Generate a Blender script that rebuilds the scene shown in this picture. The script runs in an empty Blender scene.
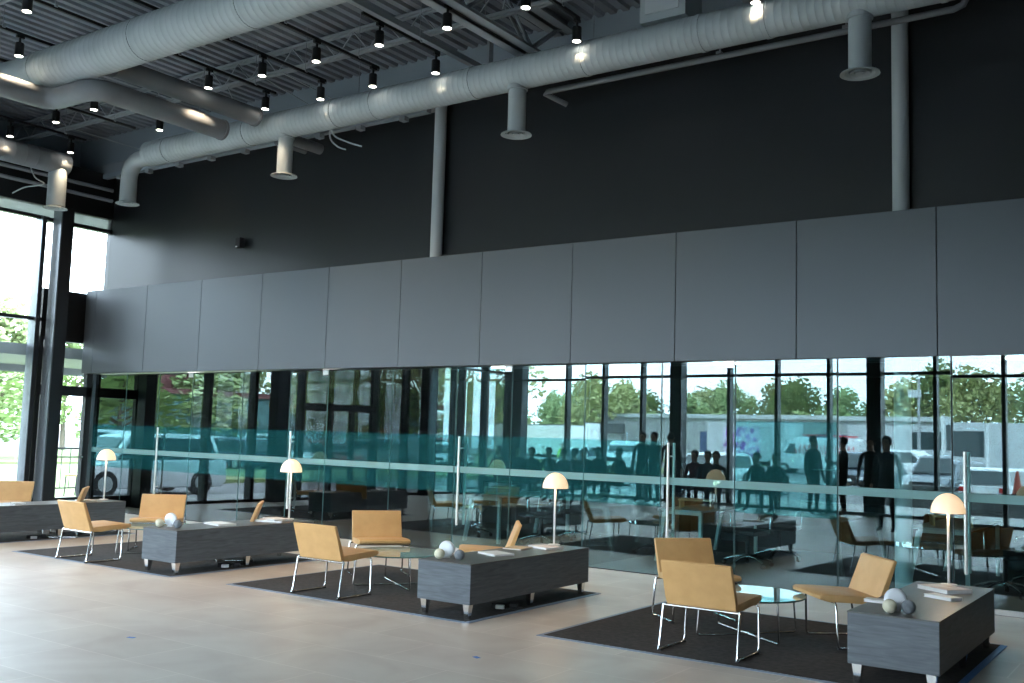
import bpy, bmesh, math, random
from mathutils import Vector, Matrix, noise
random.seed(7)
PI = math.pi; R = math.radians
scene = bpy.context.scene
C = scene.collection

# ------------------------------------------------------------------ camera
cam_d = bpy.data.cameras.new('camera'); cam = bpy.data.objects.new('camera', cam_d); C.objects.link(cam)
scene.camera = cam
H = 1.55
yaw, pitch, roll = R(34.8069), R(5.41521), R(1.68622)
fw = Vector((-math.sin(yaw)*math.cos(pitch), math.cos(yaw)*math.cos(pitch), math.sin(pitch)))
r0 = Vector((math.cos(yaw), math.sin(yaw), 0)); u0 = r0.cross(fw)
rt = math.cos(roll)*r0 + math.sin(roll)*u0; up = -math.sin(roll)*r0 + math.cos(roll)*u0
cam.matrix_world = Matrix(((rt.x, up.x, -fw.x, 0), (rt.y, up.y, -fw.y, 0), (rt.z, up.z, -fw.z, H), (0, 0, 0, 1)))
cam_d.sensor_fit = 'HORIZONTAL'; cam_d.sensor_width = 36; cam_d.lens = 1005.85/1024*36
cam_d.clip_end = 600
# ------------------------------------------------------------------ view + sky
vs = scene.view_settings
vs.view_transform = 'Standard'; vs.look = 'None'; vs.gamma = 1; vs.use_curve_mapping = False
vs.exposure = 0.58
SKY = 10.0
w = bpy.data.worlds.new('overcast_sky'); scene.world = w; w.use_nodes = True
nt = w.node_tree; nt.nodes.clear()
o_ = nt.nodes.new('ShaderNodeOutputWorld'); bg = nt.nodes.new('ShaderNodeBackground')
tc = nt.nodes.new('ShaderNodeTexCoord'); nz = nt.nodes.new('ShaderNodeTexNoise'); cr = nt.nodes.new('ShaderNodeValToRGB')
mp = nt.nodes.new('ShaderNodeMapping'); mp.inputs['Scale'].default_value = (2, 2, 7)
nz.inputs['Scale'].default_value = 2.0; nz.inputs['Detail'].default_value = 4
cr.color_ramp.elements[0].position = .35; cr.color_ramp.elements[0].color = (.70, .85, 1, 1)
cr.color_ramp.elements[1].position = .7; cr.color_ramp.elements[1].color = (.90, .97, 1, 1)
nt.links.new(tc.outputs['Generated'], mp.inputs['Vector']); nt.links.new(mp.outputs[0], nz.inputs['Vector'])
nt.links.new(nz.outputs['Fac'], cr.inputs[0]); nt.links.new(cr.outputs[0], bg.inputs['Color'])
bg.inputs['Strength'].default_value = SKY; nt.links.new(bg.outputs[0], o_.inputs[0])

# ------------------------------------------------------------------ materials
MATS = {}
def mat(name, col, rough=.5, metal=0, spec=None, emit=None, es=0):
    if name in MATS: return MATS[name]
    m = bpy.data.materials.new(name); m.use_nodes = True; b = m.node_tree.nodes['Principled BSDF']
    b.inputs['Base Color'].default_value = (*col, 1); b.inputs['Roughness'].default_value = rough
    b.inputs['Metallic'].default_value = metal
    if spec is not None: b.inputs['Specular IOR Level'].default_value = spec
    if emit: b.inputs['Emission Color'].default_value = (*emit, 1); b.inputs['Emission Strength'].default_value = es
    MATS[name] = m; return m
def noisy(name, c1, c2, scale=(1, 1, 1), ns=4, detail=5, rough=.5, metal=0, bump=0, p0=.35, p1=.65, spec=None):
    m = mat(name, c1, rough, metal, spec); n = m.node_tree; b = n.nodes['Principled BSDF']
    t = n.nodes.new('ShaderNodeTexCoord'); q = n.nodes.new('ShaderNodeMapping'); z = n.nodes.new('ShaderNodeTexNoise'); r = n.nodes.new('ShaderNodeValToRGB')
    q.inputs['Scale'].default_value = scale; z.inputs['Scale'].default_value = ns; z.inputs['Detail'].default_value = detail
    r.color_ramp.elements[0].position = p0; r.color_ramp.elements[1].position = p1
    r.color_ramp.elements[0].color = (*c1, 1); r.color_ramp.elements[1].color = (*c2, 1)
    n.links.new(t.outputs['Object'], q.inputs[0]); n.links.new(q.outputs[0], z.inputs[0]); n.links.new(z.outputs['Fac'], r.inputs[0])
    n.links.new(r.outputs[0], b.inputs['Base Color'])
    if bump:
        u = n.nodes.new('ShaderNodeBump'); u.inputs['Strength'].default_value = bump; u.inputs['Distance'].default_value = .01
        n.links.new(z.outputs['Fac'], u.inputs['Height']); n.links.new(u.outputs[0], b.inputs['Normal'])
    return m
def glassmat(name, tint, gl, base, k, tw=1.0, film=None, ff=0):
    m = bpy.data.materials.new(name); m.use_nodes = True; n = m.node_tree; n.nodes.clear()
    o = n.nodes.new('ShaderNodeOutputMaterial'); mx = n.nodes.new('ShaderNodeMixShader')
    tr = n.nodes.new('ShaderNodeBsdfTransparent'); g = n.nodes.new('ShaderNodeBsdfGlossy')
    tr.inputs[0].default_value = (*tint, 1); g.inputs['Color'].default_value = (*gl, 1); g.inputs['Roughness'].default_value = 0
    f = n.nodes.new('ShaderNodeFresnel'); f.inputs[0].default_value = 1.5
    a = n.nodes.new('ShaderNodeMath'); a.operation = 'MULTIPLY_ADD'; a.inputs[1].default_value = k; a.inputs[2].default_value = base; a.use_clamp = True
    n.links.new(f.outputs[0], a.inputs[0]); n.links.new(a.outputs[0], mx.inputs[0])
    n.links.new(tr.outputs[0], mx.inputs[1]); n.links.new(g.outputs[0], mx.inputs[2])
    if film:
        d = n.nodes.new('ShaderNodeBsdfDiffuse'); d.inputs[0].default_value = (*film, 1)
        m2 = n.nodes.new('ShaderNodeMixShader'); m2.inputs[0].default_value = ff
        n.links.new(mx.outputs[0], m2.inputs[1]); n.links.new(d.outputs[0], m2.inputs[2]); n.links.new(m2.outputs[0], o.inputs[0])
    else: n.links.new(mx.outputs[0], o.inputs[0])
    MATS[name] = m; return m

M_glass = glassmat('partition_glass', (.74, .90, .90), (.86, .98, 1), -.045, 3.2)
M_win = glassmat('clear_window_glass', (.92, .95, .97), (1, 1, 1), .02, .8)
M_film = glassmat('teal_tinted_film', (.84, .97, .97), (1, 1, 1), 0, 0, film=(.06, .40, .43), ff=.065)
M_stripe = glassmat('frosted_stripe_film', (.8, .95, .95), (1, 1, 1), 0, 0, film=(.50, .76, .76), ff=.36)
M_edge = mat('polished_glass_edge', (.07, .14, .14), .25)
M_tableglass = glassmat('table_glass', (.80, .93, .91), (.9, 1, 1), .10, 1.6, film=(.60, .80, .82), ff=.22)  # pale diffuse layer stands in for sky reflected in the top
M_alu = mat('brushed_steel', (.62, .63, .62), .28, .9)
M_chrome = mat('chrome', (.78, .78, .77), .12, 1)
M_handle = mat('satin_handle_steel', (.78, .77, .74), .35, .6)
M_leather = noisy('tan_leather', (.60, .345, .135), (.66, .39, .16), ns=8, rough=.45, bump=.05)
M_dark = mat('black_metal', (.012, .014, .017), .4)
M_frame = mat('dark_grey_frame', (.030, .034, .038), .32, .3)
M_post = mat('satin_grey_post', (.20, .22, .24), .3, .6)  # lighter than M_frame; also colours the lit sides put on dark posts
M_duct = noisy('galvanised_duct_paint', (.38, .43, .44), (.44, .49, .50), ns=2.5, rough=.58, metal=.1)
M_duct2 = noisy('grey_painted_duct', (.17, .185, .20), (.21, .225, .24), ns=2, rough=.5)
M_ceil = noisy('grey_painted_deck', (.21, .24, .275), (.245, .28, .315), ns=1.2, rough=.6)
M_steel = noisy('grey_painted_steel', (.30, .335, .36), (.34, .375, .40), ns=2, rough=.5)
M_darkwall = noisy('charcoal_wall_paint', (.011, .0135, .0155), (.015, .0175, .0195), ns=.5, rough=.4)
M_greywall = mat('blue_grey_wall_paint', (.32, .38, .42), .7)
M_panel = mat('grey_metal_cladding', (.105, .120, .132), .48, .35)
M_spot = mat('black_spotlight_housing', (.01, .011, .013), .4)
M_lens = mat('lit_spot_lens', (1, 1, 1), .4, emit=(1, .93, .82), es=14)
M_shade = mat('lit_opal_shade', (.9, .8, .65), .35, emit=(1, .66, .36), es=.55)
M_white = mat('white_plastic', (.8, .8, .78), .4)
M_paper = noisy('printed_paper', (.75, .75, .75), (.55, .48, .47), ns=14, rough=.5)
M_pagew = mat('white_paper', (.78, .78, .76), .6)
M_cream = noisy('cream_stone', (.62, .58, .42), (.7, .66, .5), ns=30, rough=.7)
M_greys = noisy('grey_felt', (.16, .18, .20), (.22, .24, .26), ns=40, rough=.8)
M_rug = noisy('dark_brown_carpet', (.022, .019, .0175), (.046, .039, .035), ns=22, rough=.95, bump=.3)
M_tape = mat('pale_blue_grey_tape', (.22, .27, .36), .5)
M_tapeb = mat('blue_masking_tape', (.05, .20, .55), .5)
M_black = mat('matt_black', (.01, .01, .012), .7)
M_task = mat('black_mesh_fabric', (.012, .014, .016), .8)
M_wood = noisy('light_oak', (.50, .36, .20), (.62, .46, .27), scale=(1, 8, 8), ns=4, rough=.5)
M_roomfl = noisy('dark_grey_room_tile', (.035, .04, .043), (.05, .055, .058), ns=2, rough=.5)
M_roomw = mat('dark_room_wall', (.018, .02, .021), .7)
M_litpan = mat('lit_ceiling_panel', (1, 1, 1), .4, emit=(1, .97, .92), es=14)
# floor tiles
def floor_mat():
    m = mat('beige_stone_tile', (.5, .42, .35), .40); n = m.node_tree; b = n.nodes['Principled BSDF']; L = n.links
    t = n.nodes.new('ShaderNodeTexCoord'); br = n.nodes.new('ShaderNodeTexBrick')
    br.offset = .5; br.inputs['Scale'].default_value = 1; br.inputs['Brick Width'].default_value = 1.2; br.inputs['Row Height'].default_value = .6
    br.inputs['Mortar Size'].default_value = .006; br.inputs['Mortar Smooth'].default_value = .2; br.inputs['Bias'].default_value = 0
    br.inputs['Color1'].default_value = (.57, .51, .445, 1); br.inputs['Color2'].default_value = (.62, .56, .495, 1); br.inputs['Mortar'].default_value = (.70, .64, .57, 1)
    L.new(t.outputs['Object'], br.inputs['Vector'])
    z = n.nodes.new('ShaderNodeTexNoise'); z.inputs['Scale'].default_value = 1.6; z.inputs['Detail'].default_value = 8; z.inputs['Distortion'].default_value = .7
    L.new(t.outputs['Object'], z.inputs[0])
    r = n.nodes.new('ShaderNodeValToRGB'); r.color_ramp.elements[0].position = .32; r.color_ramp.elements[1].position = .7
    r.color_ramp.elements[0].color = (.86, .80, .78, 1); r.color_ramp.elements[1].color = (1.06, 1.06, 1.04, 1); L.new(z.outputs['Fac'], r.inputs[0])
    mx = n.nodes.new('ShaderNodeMix'); mx.data_type = 'RGBA'; mx.blend_type = 'MULTIPLY'; mx.inputs[0].default_value = 1
    L.new(br.outputs['Color'], mx.inputs[6]); L.new(r.outputs[0], mx.inputs[7]); L.new(mx.outputs[2], b.inputs['Base Color'])
    return m
M_floor = floor_mat()
def bench_mat():
    m = mat('grey_woodgrain_laminate', (.1, .11, .12), .45); n = m.node_tree; b = n.nodes['Principled BSDF']; L = n.links
    t = n.nodes.new('ShaderNodeTexCoord'); q = n.nodes.new('ShaderNodeMapping'); q.inputs['Scale'].default_value = (1.2, 1.2, 14)
    z = n.nodes.new('ShaderNodeTexNoise'); z.inputs['Scale'].default_value = 3; z.inputs['Detail'].default_value = 8; z.inputs['Distortion'].default_value = 1.2
    r = n.nodes.new('ShaderNodeValToRGB'); r.color_ramp.elements[0].position = .3; r.color_ramp.elements[1].position = .72
    r.color_ramp.elements[0].color = (.066, .078, .09, 1); r.color_ramp.elements[1].color = (.125, .143, .16, 1)
    L.new(t.outputs['Object'], q.inputs[0]); L.new(q.outputs[0], z.inputs[0]); L.new(z.outputs['Fac'], r.inputs[0]); L.new(r.outputs[0], b.inputs['Base Color'])
    return m
M_bench = bench_mat()
M_benchtop = noisy('grey_bench_top', (.085, .083, .08), (.105, .10, .096), scale=(8, 1, 1), ns=3, rough=.4)

# ------------------------------------------------------------------ mesh helpers
def box(bm, x0, x1, y0, y1, z0, z1, bev=0):
    vs_ = [bm.verts.new((x, y, z)) for x in (x0, x1) for y in (y0, y1) for z in (z0, z1)]
    f = [bm.faces.new([vs_[i] for i in q]) for q in ((0, 1, 3, 2), (4, 6, 7, 5), (0, 4, 5, 1), (2, 3, 7, 6), (0, 2, 6, 4), (1, 5, 7, 3))]
    if bev:
        es = list({e for q in f for e in q.edges})
        bmesh.ops.bevel(bm, geom=es, offset=bev, segments=2, affect='EDGES', profile=.5)
def frames(pts):
    out = []; n = None
    for i, p in enumerate(pts):
        a = pts[max(i-1, 0)]; b = pts[min(i+1, len(pts)-1)]; t = (b-a).normalized()
        if n is None:
            n = t.orthogonal().normalized()
        n = (n - t*n.dot(t)).normalized(); out.append((p, n, t.cross(n)))
    return out
def tube(bm, pts, r, seg=8, cap=True):
    pts = [Vector(p) for p in pts]; rs = r if isinstance(r, (list, tuple)) else [r]*len(pts)
    rings = []
    for (p, n, b), q in zip(frames(pts), rs):
        rings.append([bm.verts.new(p + q*(math.cos(2*PI*k/seg)*n + math.sin(2*PI*k/seg)*b)) for k in range(seg)])
    for A, B in zip(rings, rings[1:]):
        for k in range(seg): bm.faces.new((A[k], A[(k+1) % seg], B[(k+1) % seg], B[k]))
    if cap: bm.faces.new(rings[0][::-1]); bm.faces.new(rings[-1])
def lathe(bm, prof, cx=0, cy=0, seg=24, cap=False):
    rings = [[bm.verts.new((cx+r*math.cos(2*PI*k/seg), cy+r*math.sin(2*PI*k/seg), z)) for k in range(seg)] for r, z in prof]
    for A, B in zip(rings, rings[1:]):
        for k in range(seg): bm.faces.new((A[k], A[(k+1) % seg], B[(k+1) % seg], B[k]))
    if cap: bm.faces.new(rings[0][::-1]); bm.faces.new(rings[-1])
def prism(bm, poly, axis, a, b, bev=0):
    """poly: 2-D points; extruded along axis ('x': poly is (y,z); 'y': (x,z); 'z': (x,y))"""
    def P(u, v, t): return {'x': (t, u, v), 'y': (u, t, v), 'z': (u, v, t)}[axis]
    A = [bm.verts.new(P(u, v, a)) for u, v in poly]; B = [bm.verts.new(P(u, v, b)) for u, v in poly]
    n = len(poly); fs = [bm.faces.new(A[::-1]), bm.faces.new(B)]
    for k in range(n): fs.append(bm.faces.new((A[k], A[(k+1) % n], B[(k+1) % n], B[k])))
    if bev:
        es = [e for e in fs[0].edges] + [e for e in fs[1].edges]
        bmesh.ops.bevel(bm, geom=es, offset=bev, segments=3, affect='EDGES', profile=.5)
def BM(): return bmesh.new()
def arc(c, r, a0, a1, n, plane='xz'):
    out = []
    for k in range(n+1):
        a = a0+(a1-a0)*k/n; u, v = r*math.cos(a), r*math.sin(a)
        out.append({'xz': (c[0]+u, c[1], c[2]+v), 'yz': (c[0], c[1]+u, c[2]+v), 'xy': (c[0]+u, c[1]+v, c[2])}[plane])
    return out
def obj(name, bm, m, parent=None, smooth=None, kind=None):
    bmesh.ops.recalc_face_normals(bm, faces=bm.faces)
    me = bpy.data.meshes.new(name); bm.to_mesh(me); bm.free()
    for q in (m if isinstance(m, (list, tuple)) else [m]): me.materials.append(q)
    if smooth is not None:
        for p in me.polygons: p.use_smooth = True
        if smooth > 0: me.set_sharp_from_angle(angle=R(smooth))
    o = bpy.data.objects.new(name, me); C.objects.link(o)
    if parent: o.parent = parent
    if kind: o['kind'] = kind
    return o
def thing(name, label, cat, loc=(0, 0, 0), rz=0, group=None):
    o = bpy.data.objects.new(name, None); C.objects.link(o); o.empty_display_size = .1
    o.location = loc; o.rotation_euler = (0, 0, rz); o['label'] = label; o['category'] = cat
    if group: o['group'] = group
    return o
def tag(o, label, cat, group=None):
    o['label'] = label; o['category'] = cat
    if group: o['group'] = group
    return o
def struct(name, bm, m, parent=None, smooth=None):
    return obj(name, bm, m, parent, smooth, kind=None if parent else 'structure')
def dup(o, parent=None, loc=None, rz=None, label=None, group=None):
    c = o.copy(); C.objects.link(c); c.parent = parent
    if loc is not None: c.location = loc
    if rz is not None: c.rotation_euler = (0, 0, rz)
    if label: c['label'] = label
    if group: c['group'] = group
    for ch in list(o.children): dup(ch, c)
    return c

# ------------------------------------------------------------------ the setting
GY = 10.70          # front of the bulkhead
GS = .0215          # the glass partition runs slightly askew under it: Y = 10.64 - GS*X
def gy(x): return 10.64-GS*x
WY = 11.17          # upper charcoal wall
EX = -17.2          # glazed end wall
SY = -2.3           # glazed street side wall behind the camera
RX = 3.0            # right end wall
DZ = 7.13           # underside of the roof deck
bm = BM(); prism(bm, [(EX-.1, SY-.1), (RX+.1, SY-.1), (RX+.1, gy(RX)), (EX-.1, gy(EX))], 'z', -.12, 0); struct('floor', bm, M_floor)
bm = BM(); prism(bm, [(EX-.1, gy(EX)), (RX+.1, gy(RX)), (RX+.1, 15.7), (EX-.1, 15.7)], 'z', -.12, -.001); struct('floor', bm, M_roomfl)
# roof deck: trapezoidal ribs running in Y, one every 0.19 m in X
bm = BM(); x = -18.5; pts = []
while x < RX+.2:
    pts += [(x, DZ), (x+.085, DZ), (x+.105, DZ+.045), (x+.165, DZ+.045)]; x += .19
A = [bm.verts.new((u, SY-.3, v)) for u, v in pts]; B = [bm.verts.new((u, WY+.3, v)) for u, v in pts]
for k in range(len(pts)-1): bm.faces.new((A[k], A[k+1], B[k+1], B[k]))
box(bm, -18.6, RX+.3, SY-.4, WY+.4, DZ+.06, DZ+.25)
struct('ceiling', bm, M_ceil)
bm = BM(); box(bm, EX-.1, RX, WY, WY+.2, 2.48, 6.52); box(bm, -18.6, EX-.1, WY, WY+.2, 6.2, 6.52); struct('wall_back', bm, M_darkwall)
bm = BM(); box(bm, -18.6, RX, WY+.01, WY+.2, 6.52, DZ+.06); struct('wall_back_top', bm, M_greywall)
bm = BM(); box(bm, RX, RX+.2, SY, 15.7, 0, DZ+.1); struct('wall_right', bm, M_darkwall)
# end wall, above the glazing: charcoal fascia and recessed upper wall
bm = BM(); box(bm, EX-.12, EX+.06, SY, WY, 5.46, 6.30); box(bm, EX-1.3, EX, SY, WY, 6.24, 6.30); struct('wall_left', bm, M_darkwall)
bm = BM(); box(bm, EX-1.4, EX-1.2, SY, WY+.2, 6.2, DZ+.06); struct('wall_left_top', bm, M_greywall)
bm = BM(); box(bm, EX-.02, EX+.02, SY, WY, 5.24, 5.46); struct('window_29', bm, glassmat('frosted_clerestory_glass', (.30, .33, .31), (1, 1, 1), .0, .3, film=(.8, .85, .83), ff=.5))
# street side wall above the glazing; unseen solid right end added to cut daylight
bm = BM(); box(bm, EX-1.2, RX, SY-.15, SY+.05, 5.0, DZ+.06); box(bm, -1.44, RX, SY-.15, SY+.05, 0, 5.0); struct('wall_front', bm, M_darkwall)

# bulkhead of grey cladding panels above the glass
SE = [-17.02, -16.70, -15.19, -13.72, -12.24, -10.78, -9.35, -7.93, -6.52, -5.10, -3.66, -2.22, -.78, .66, 2.1, RX]
bm = BM(); box(bm, -16.98, RX, GY-.02, WY, 2.485, 2.53); box(bm, -16.98, RX, GY+.0, GY+.04, 2.49, 3.97)
box(bm, -16.98, RX, GY+.0, WY, 3.93, 3.97)
blk = struct('wall_bulkhead', bm, M_frame)
for a, b in zip(SE, SE[1:]):
    bm = BM(); box(bm, a+.004, b-.004, GY-.045, GY-.005, 2.48, 4.0, .003); obj('cladding_panel', bm, M_panel, blk)
bm = BM(); box(bm, -17.03, -16.99, GY-.03, WY-.002, 2.48, 4.0); obj('end_panel', bm, M_panel, blk)

# ------------------------------------------------------------------ glass partition: fixed lights and doors
JX = [-17.08, -16.08, -15.10, -14.16, -12.85, -11.73, -10.90, -9.59, -8.41, -7.48, -6.36, -5.30, -4.38, -3.23, -2.10, -1.15, 0, 1.1, 2.1, RX]
doors = {2: 'r', 5: 'r', 8: 'r', 11: 'r', 14: 'r'}
TILT = {1: (.05, 0), 3: (.0, .06), 5: (.06, .1), 7: (0, -.05), 8: (.08, .1), 9: (.12, 0), 10: (0, -.04), 11: (0, .05), 13: (.02, 0), 14: (.20, -.08), 16: (.05, 0)}
wn = 0; dn = 0
for i, (a, b) in enumerate(zip(JX, JX[1:])):
    door = i in doors
    if door: dn += 1; nm = 'door_%d' % dn
    else: wn += 1; nm = 'window_%d' % wn
    cx = (a+b)/2
    bm = BM(); box(bm, a+.005-cx, b-.005-cx, -.006, -.0055, .012, 2.48)
    p = struct(nm, bm, M_glass); p.location = (cx, gy(cx), 0)
    tx, tz = TILT.get(i, (0, 0)); p.rotation_euler = (-R(tx), 0, -math.atan(GS)+R(tz)*.5)
    bm = BM()
    for e in (a+.005-cx, b-.005-cx-.004): box(bm, e, e+.004, -.0062, .006, .012, 2.478)
    obj('glass_edge', bm, M_edge, p)
    if b < -5.2 or door or i in (12,):
        bm = BM(); z0, z1 = (.79, 1.55)
        if i == 12: z1 = 1.80
        if i < 14 and i != 11:
            box(bm, a+.006-cx, b-.006-cx, -.0076, -.0072, z0, z1); obj('tinted_film', bm, M_film, p)
        else: bm.free()
    bm = BM(); box(bm, a+.006-cx, b-.006-cx, -.0085, -.008, 1.05, 1.135); obj('frosted_stripe', bm, M_stripe, p)
    if door:
        hx = a+.13-cx
        h = None
        for s in (-1, 1):
            bm = BM(); y = s*.075
            tube(bm, [(hx, y, .36), (hx, y, 1.535)], .0165, 10)
            for z in (.52, 1.38): tube(bm, [(hx, 0, z), (hx, y, z)], .009, 8)
            obj('pull_handle', bm, M_handle, p, smooth=40)
        bm = BM(); box(bm, a+.01-cx, b-.01-cx, -.016, .016, .004, .055); box(bm, b-.12-cx, b-.01-cx, -.016, .016, 2.40, 2.478)
        obj('door_rail', bm, M_alu, p)
bm = BM(); prism(bm, [(EX+.1, gy(EX+.1)-.012), (RX, gy(RX)-.012), (RX, gy(RX)+.012), (EX+.1, gy(EX+.1)+.012)], 'z', 0, .012); struct('trim_2', bm, M_frame)
bm = BM(); box(bm, -17.10, -17.07, gy(EX)-.06, gy(EX)+.03, 0, 2.48); struct('trim_3', bm, M_post)

# rooms behind the glass
bm = BM(); box(bm, EX+.2, RX, 15.5, 15.7, 0, 2.75); struct('wall_room_back', bm, M_roomw)
bm = BM(); box(bm, EX+.2, RX, WY+.02, 15.7, 2.60, 2.68); struct('ceiling_rooms', bm, mat('dark_room_ceiling', (.03, .033, .035), .8))
for k, xx in enumerate((-12.62, -9.48, -6.32, -3.22)):
    bm = BM(); box(bm, xx-.006, xx+.006, gy(xx)+.04, 13.0, .01, 2.59); struct('window_%d' % (30+k), bm, M_win)
for k, xx in enumerate((-14.29, -11.05, -7.85, -4.64, -1.52)):
    bm = BM(); box(bm, xx-.14, xx+.14, 11.02, 11.14, 2.472, 2.484)
    tag(obj('ceiling_light', bm, M_litpan), 'small square ceiling light behind the glass, ' + ['leftmost of the five under the bulkhead', 'second from left', 'third from left', 'fourth from left', 'rightmost of the five under the bulkhead'][k], 'ceiling light', 'square ceiling lights under the bulkhead')

# round steel columns
for k, (xx, wh) in enumerate(((-9.07, 'left one, behind the third pair of door handles'), (-2.66, 'right one, behind the rightmost lamp'))):
    bm = BM(); tube(bm, [(xx, WY-.10, 0), (xx, WY-.10, 6.6)], .088, 20); box(bm, xx-.14, xx+.14, WY-.24, WY-.01, 0, .02); 
    box(bm, xx-.12, xx+.12, WY-.22, WY-.01, 6.55, 6.58)
    tag(obj('steel_column', bm, mat('pale_grey_column_paint', (.46, .50, .51), .45), smooth=40), 'pale grey round steel column, the ' + wh, 'column')

# ------------------------------------------------------------------ glazed end wall (left) and street side wall (behind the camera)
def vpost(bm, x0, x1, y0, y1, z0, z1): box(bm, x0, x1, y0, y1, z0, z1)
post_y = [9.79, 8.42, 7.25, 5.90, 3.57, 2.48, .58, .22, -.80, -1.85]
ends = []
bm = BM()
for y in post_y: vpost(bm, EX-.10, EX+.12, y-.04, y+.04, 0, 5.24)
for z in (0, 3.37, 5.20): box(bm, EX-.05, EX+.07, SY, 9.9, z, z+.06)
box(bm, EX-.05, EX+.10, 9.86, 9.94, 0, 3.1)
box(bm, EX-.05, EX+.07, 9.9, WY, 5.18, 5.25)
box(bm, EX-.06, EX+.08, 3.57, 5.90, 2.03, 2.20)
for y in (4.3, 4.98): box(bm, EX-.05, EX+.07, y-.04, y+.04, 0, 2.1)
struct('trim_4', bm, M_frame)
bm = BM(); box(bm, EX-.10, EX+.13, 9.74, 9.755, 0, 5.24); struct('trim_5', bm, M_post)  # lighter strip imitates window light on the mullion's street-facing side
for k, (y0, y1) in enumerate(((6.77, .36), (1.92, .36), (10.04, .22))):
    bm = BM(); box(bm, EX+.18, EX+.45, y0-y1/2, y0+y1/2, 0, 5.42, .004)
    tag(obj('steel_column', bm, M_frame), ['black square steel column mirrored in the glass left of the paired doors', 'black square steel column mirrored in the glass near the second lamp', 'tall black square column against the bright left windows, beside the glass door'][k], 'column')
bm = BM(); box(bm, EX+.18, EX+.44, 9.91, 9.928, 0, 5.42); o = obj('column_lit_face', bm, M_post);  # window light on this column side, put in as a lighter strip
tag(o, 'lighter strip standing in for the lit street-facing side of the tall black column', 'lit-face strip')
yy = [SY]+sorted(post_y)
for k, (a, b) in enumerate(zip(yy, yy[1:])):
    bm = BM(); box(bm, EX-.003, EX, a+.04, b-.04, .05, 5.2); struct('window_%d' % (40+k), bm, M_win)
bm = BM(); box(bm, EX-.003, EX, 10.0, WY, 3.97, 5.2); struct('window_60', bm, M_win)
# door beside the column
bm = BM(); box(bm, EX-.05, EX+.05, 9.9, GY+.46, 3.10, 3.97); struct('wall_spandrel', bm, M_dark)
bm = BM()
box(bm, EX-.05, EX+.06, 10.00, 10.10, 0, 3.10); box(bm, EX-.05, EX+.06, 10.86, 10.98, 0, 3.10)
box(bm, EX-.05, EX+.06, 10.0, 10.98, 2.06, 2.24); box(bm, EX-.05, EX+.06, 10.0, 10.98, 0, .22); box(bm, EX-.05, EX+.06, 10.0, 10.98, 3.04, 3.10)
d = struct('door_20', bm, M_dark)
bm = BM(); box(bm, EX-.003, EX, 10.10, 10.86, .22, 3.04); obj('door_glass', bm, M_win, d)
bm = BM(); tube(bm, [(EX+.12, 10.12, .95), (EX+.12, 10.84, .95)], .012); 
for y in (10.14, 10.82): tube(bm, [(EX+.12, y, .95), (EX+.05, y, .95)], .009)
obj('push_bar', bm, M_alu, d)
# soffit outside the door
bm = BM(); box(bm, EX-3.2, EX-.15, 8.8, 15, 2.75, 2.95); box(bm, EX-3.3, EX-3.2, 8.8, 15, 2.6, 3.1)
tag(obj('entrance_canopy', bm, mat('grey_canopy', (.30, .32, .32), .6)), 'grey flat entrance canopy outside above the glass side door', 'canopy')
# street side
cols = [-16.9, -11.8, -6.8, -1.6]
mx_ = [-15.43, -14.22, -13.02, -10.49, -9.25, -7.96, -5.56, -4.19, -2.9]
bm = BM()
for x in mx_: box(bm, x-.04, x+.04, SY-.1, SY+.1, 0, 5.0)
for z in (0, 3.22, 4.94): box(bm, EX, -1.44, SY-.05, SY+.05, z, z+.07)
struct('trim_6', bm, M_frame)
al = sorted(cols+mx_)
for k, (a, b) in enumerate(zip(al, al[1:])):
    bm = BM(); box(bm, a+.04, b-.04, SY-.002, SY+.001, .06, 4.95); struct('window_%d' % (70+k), bm, M_win)
for k, x in enumerate(cols):
    bm = BM(); box(bm, x-.16, x+.16, SY+.12, SY+.44, 0, 5.0, .004)
    tag(obj('steel_column', bm, M_frame), 'black square column mirrored ' + ['at the far corner left of centre', 'as the thickest dark upright, right of the fourth handle pair', 'behind the people standing right of centre', 'outside the frame to the right'][k], 'column')

# ------------------------------------------------------------------ ceiling steel
def joist(y, x0, x1, label):
    t = thing('roof_joist', label, 'roof joist', (0, y, 0), group=None)
    zt, zb = DZ-.04, 6.74
    bm = BM(); 
    for s in (-.035, .035): box(bm, x0, x1, s-.022, s+.022, zt-.035, zt)
    obj('top_chord', bm, M_steel, t)
    bm = BM()
    for s in (-.035, .035): box(bm, x0, x1, s-.022, s+.022, zb, zb+.035)
    obj('bottom_chord', bm, M_steel, t)
    bm = BM(); x = x0; k = 0
    while x < x1-.3:
        tube(bm, [(x, 0, zt-.02 if k % 2 else zb+.02), (x+.3, 0, zb+.02 if k % 2 else zt-.02)], .011, 5, False); x += .3; k += 1
    obj('web_rods', bm, M_steel, t); return t
joist(9.74, -18.3, RX, 'grey open-web roof joist nearest the back wall, above the track lights')
joist(8.0, -18.3, RX, 'grey open-web roof joist above the large round duct, second from the back wall')
joist(6.2, -18.3, RX, 'grey open-web roof joist in front of the large round duct')
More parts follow.
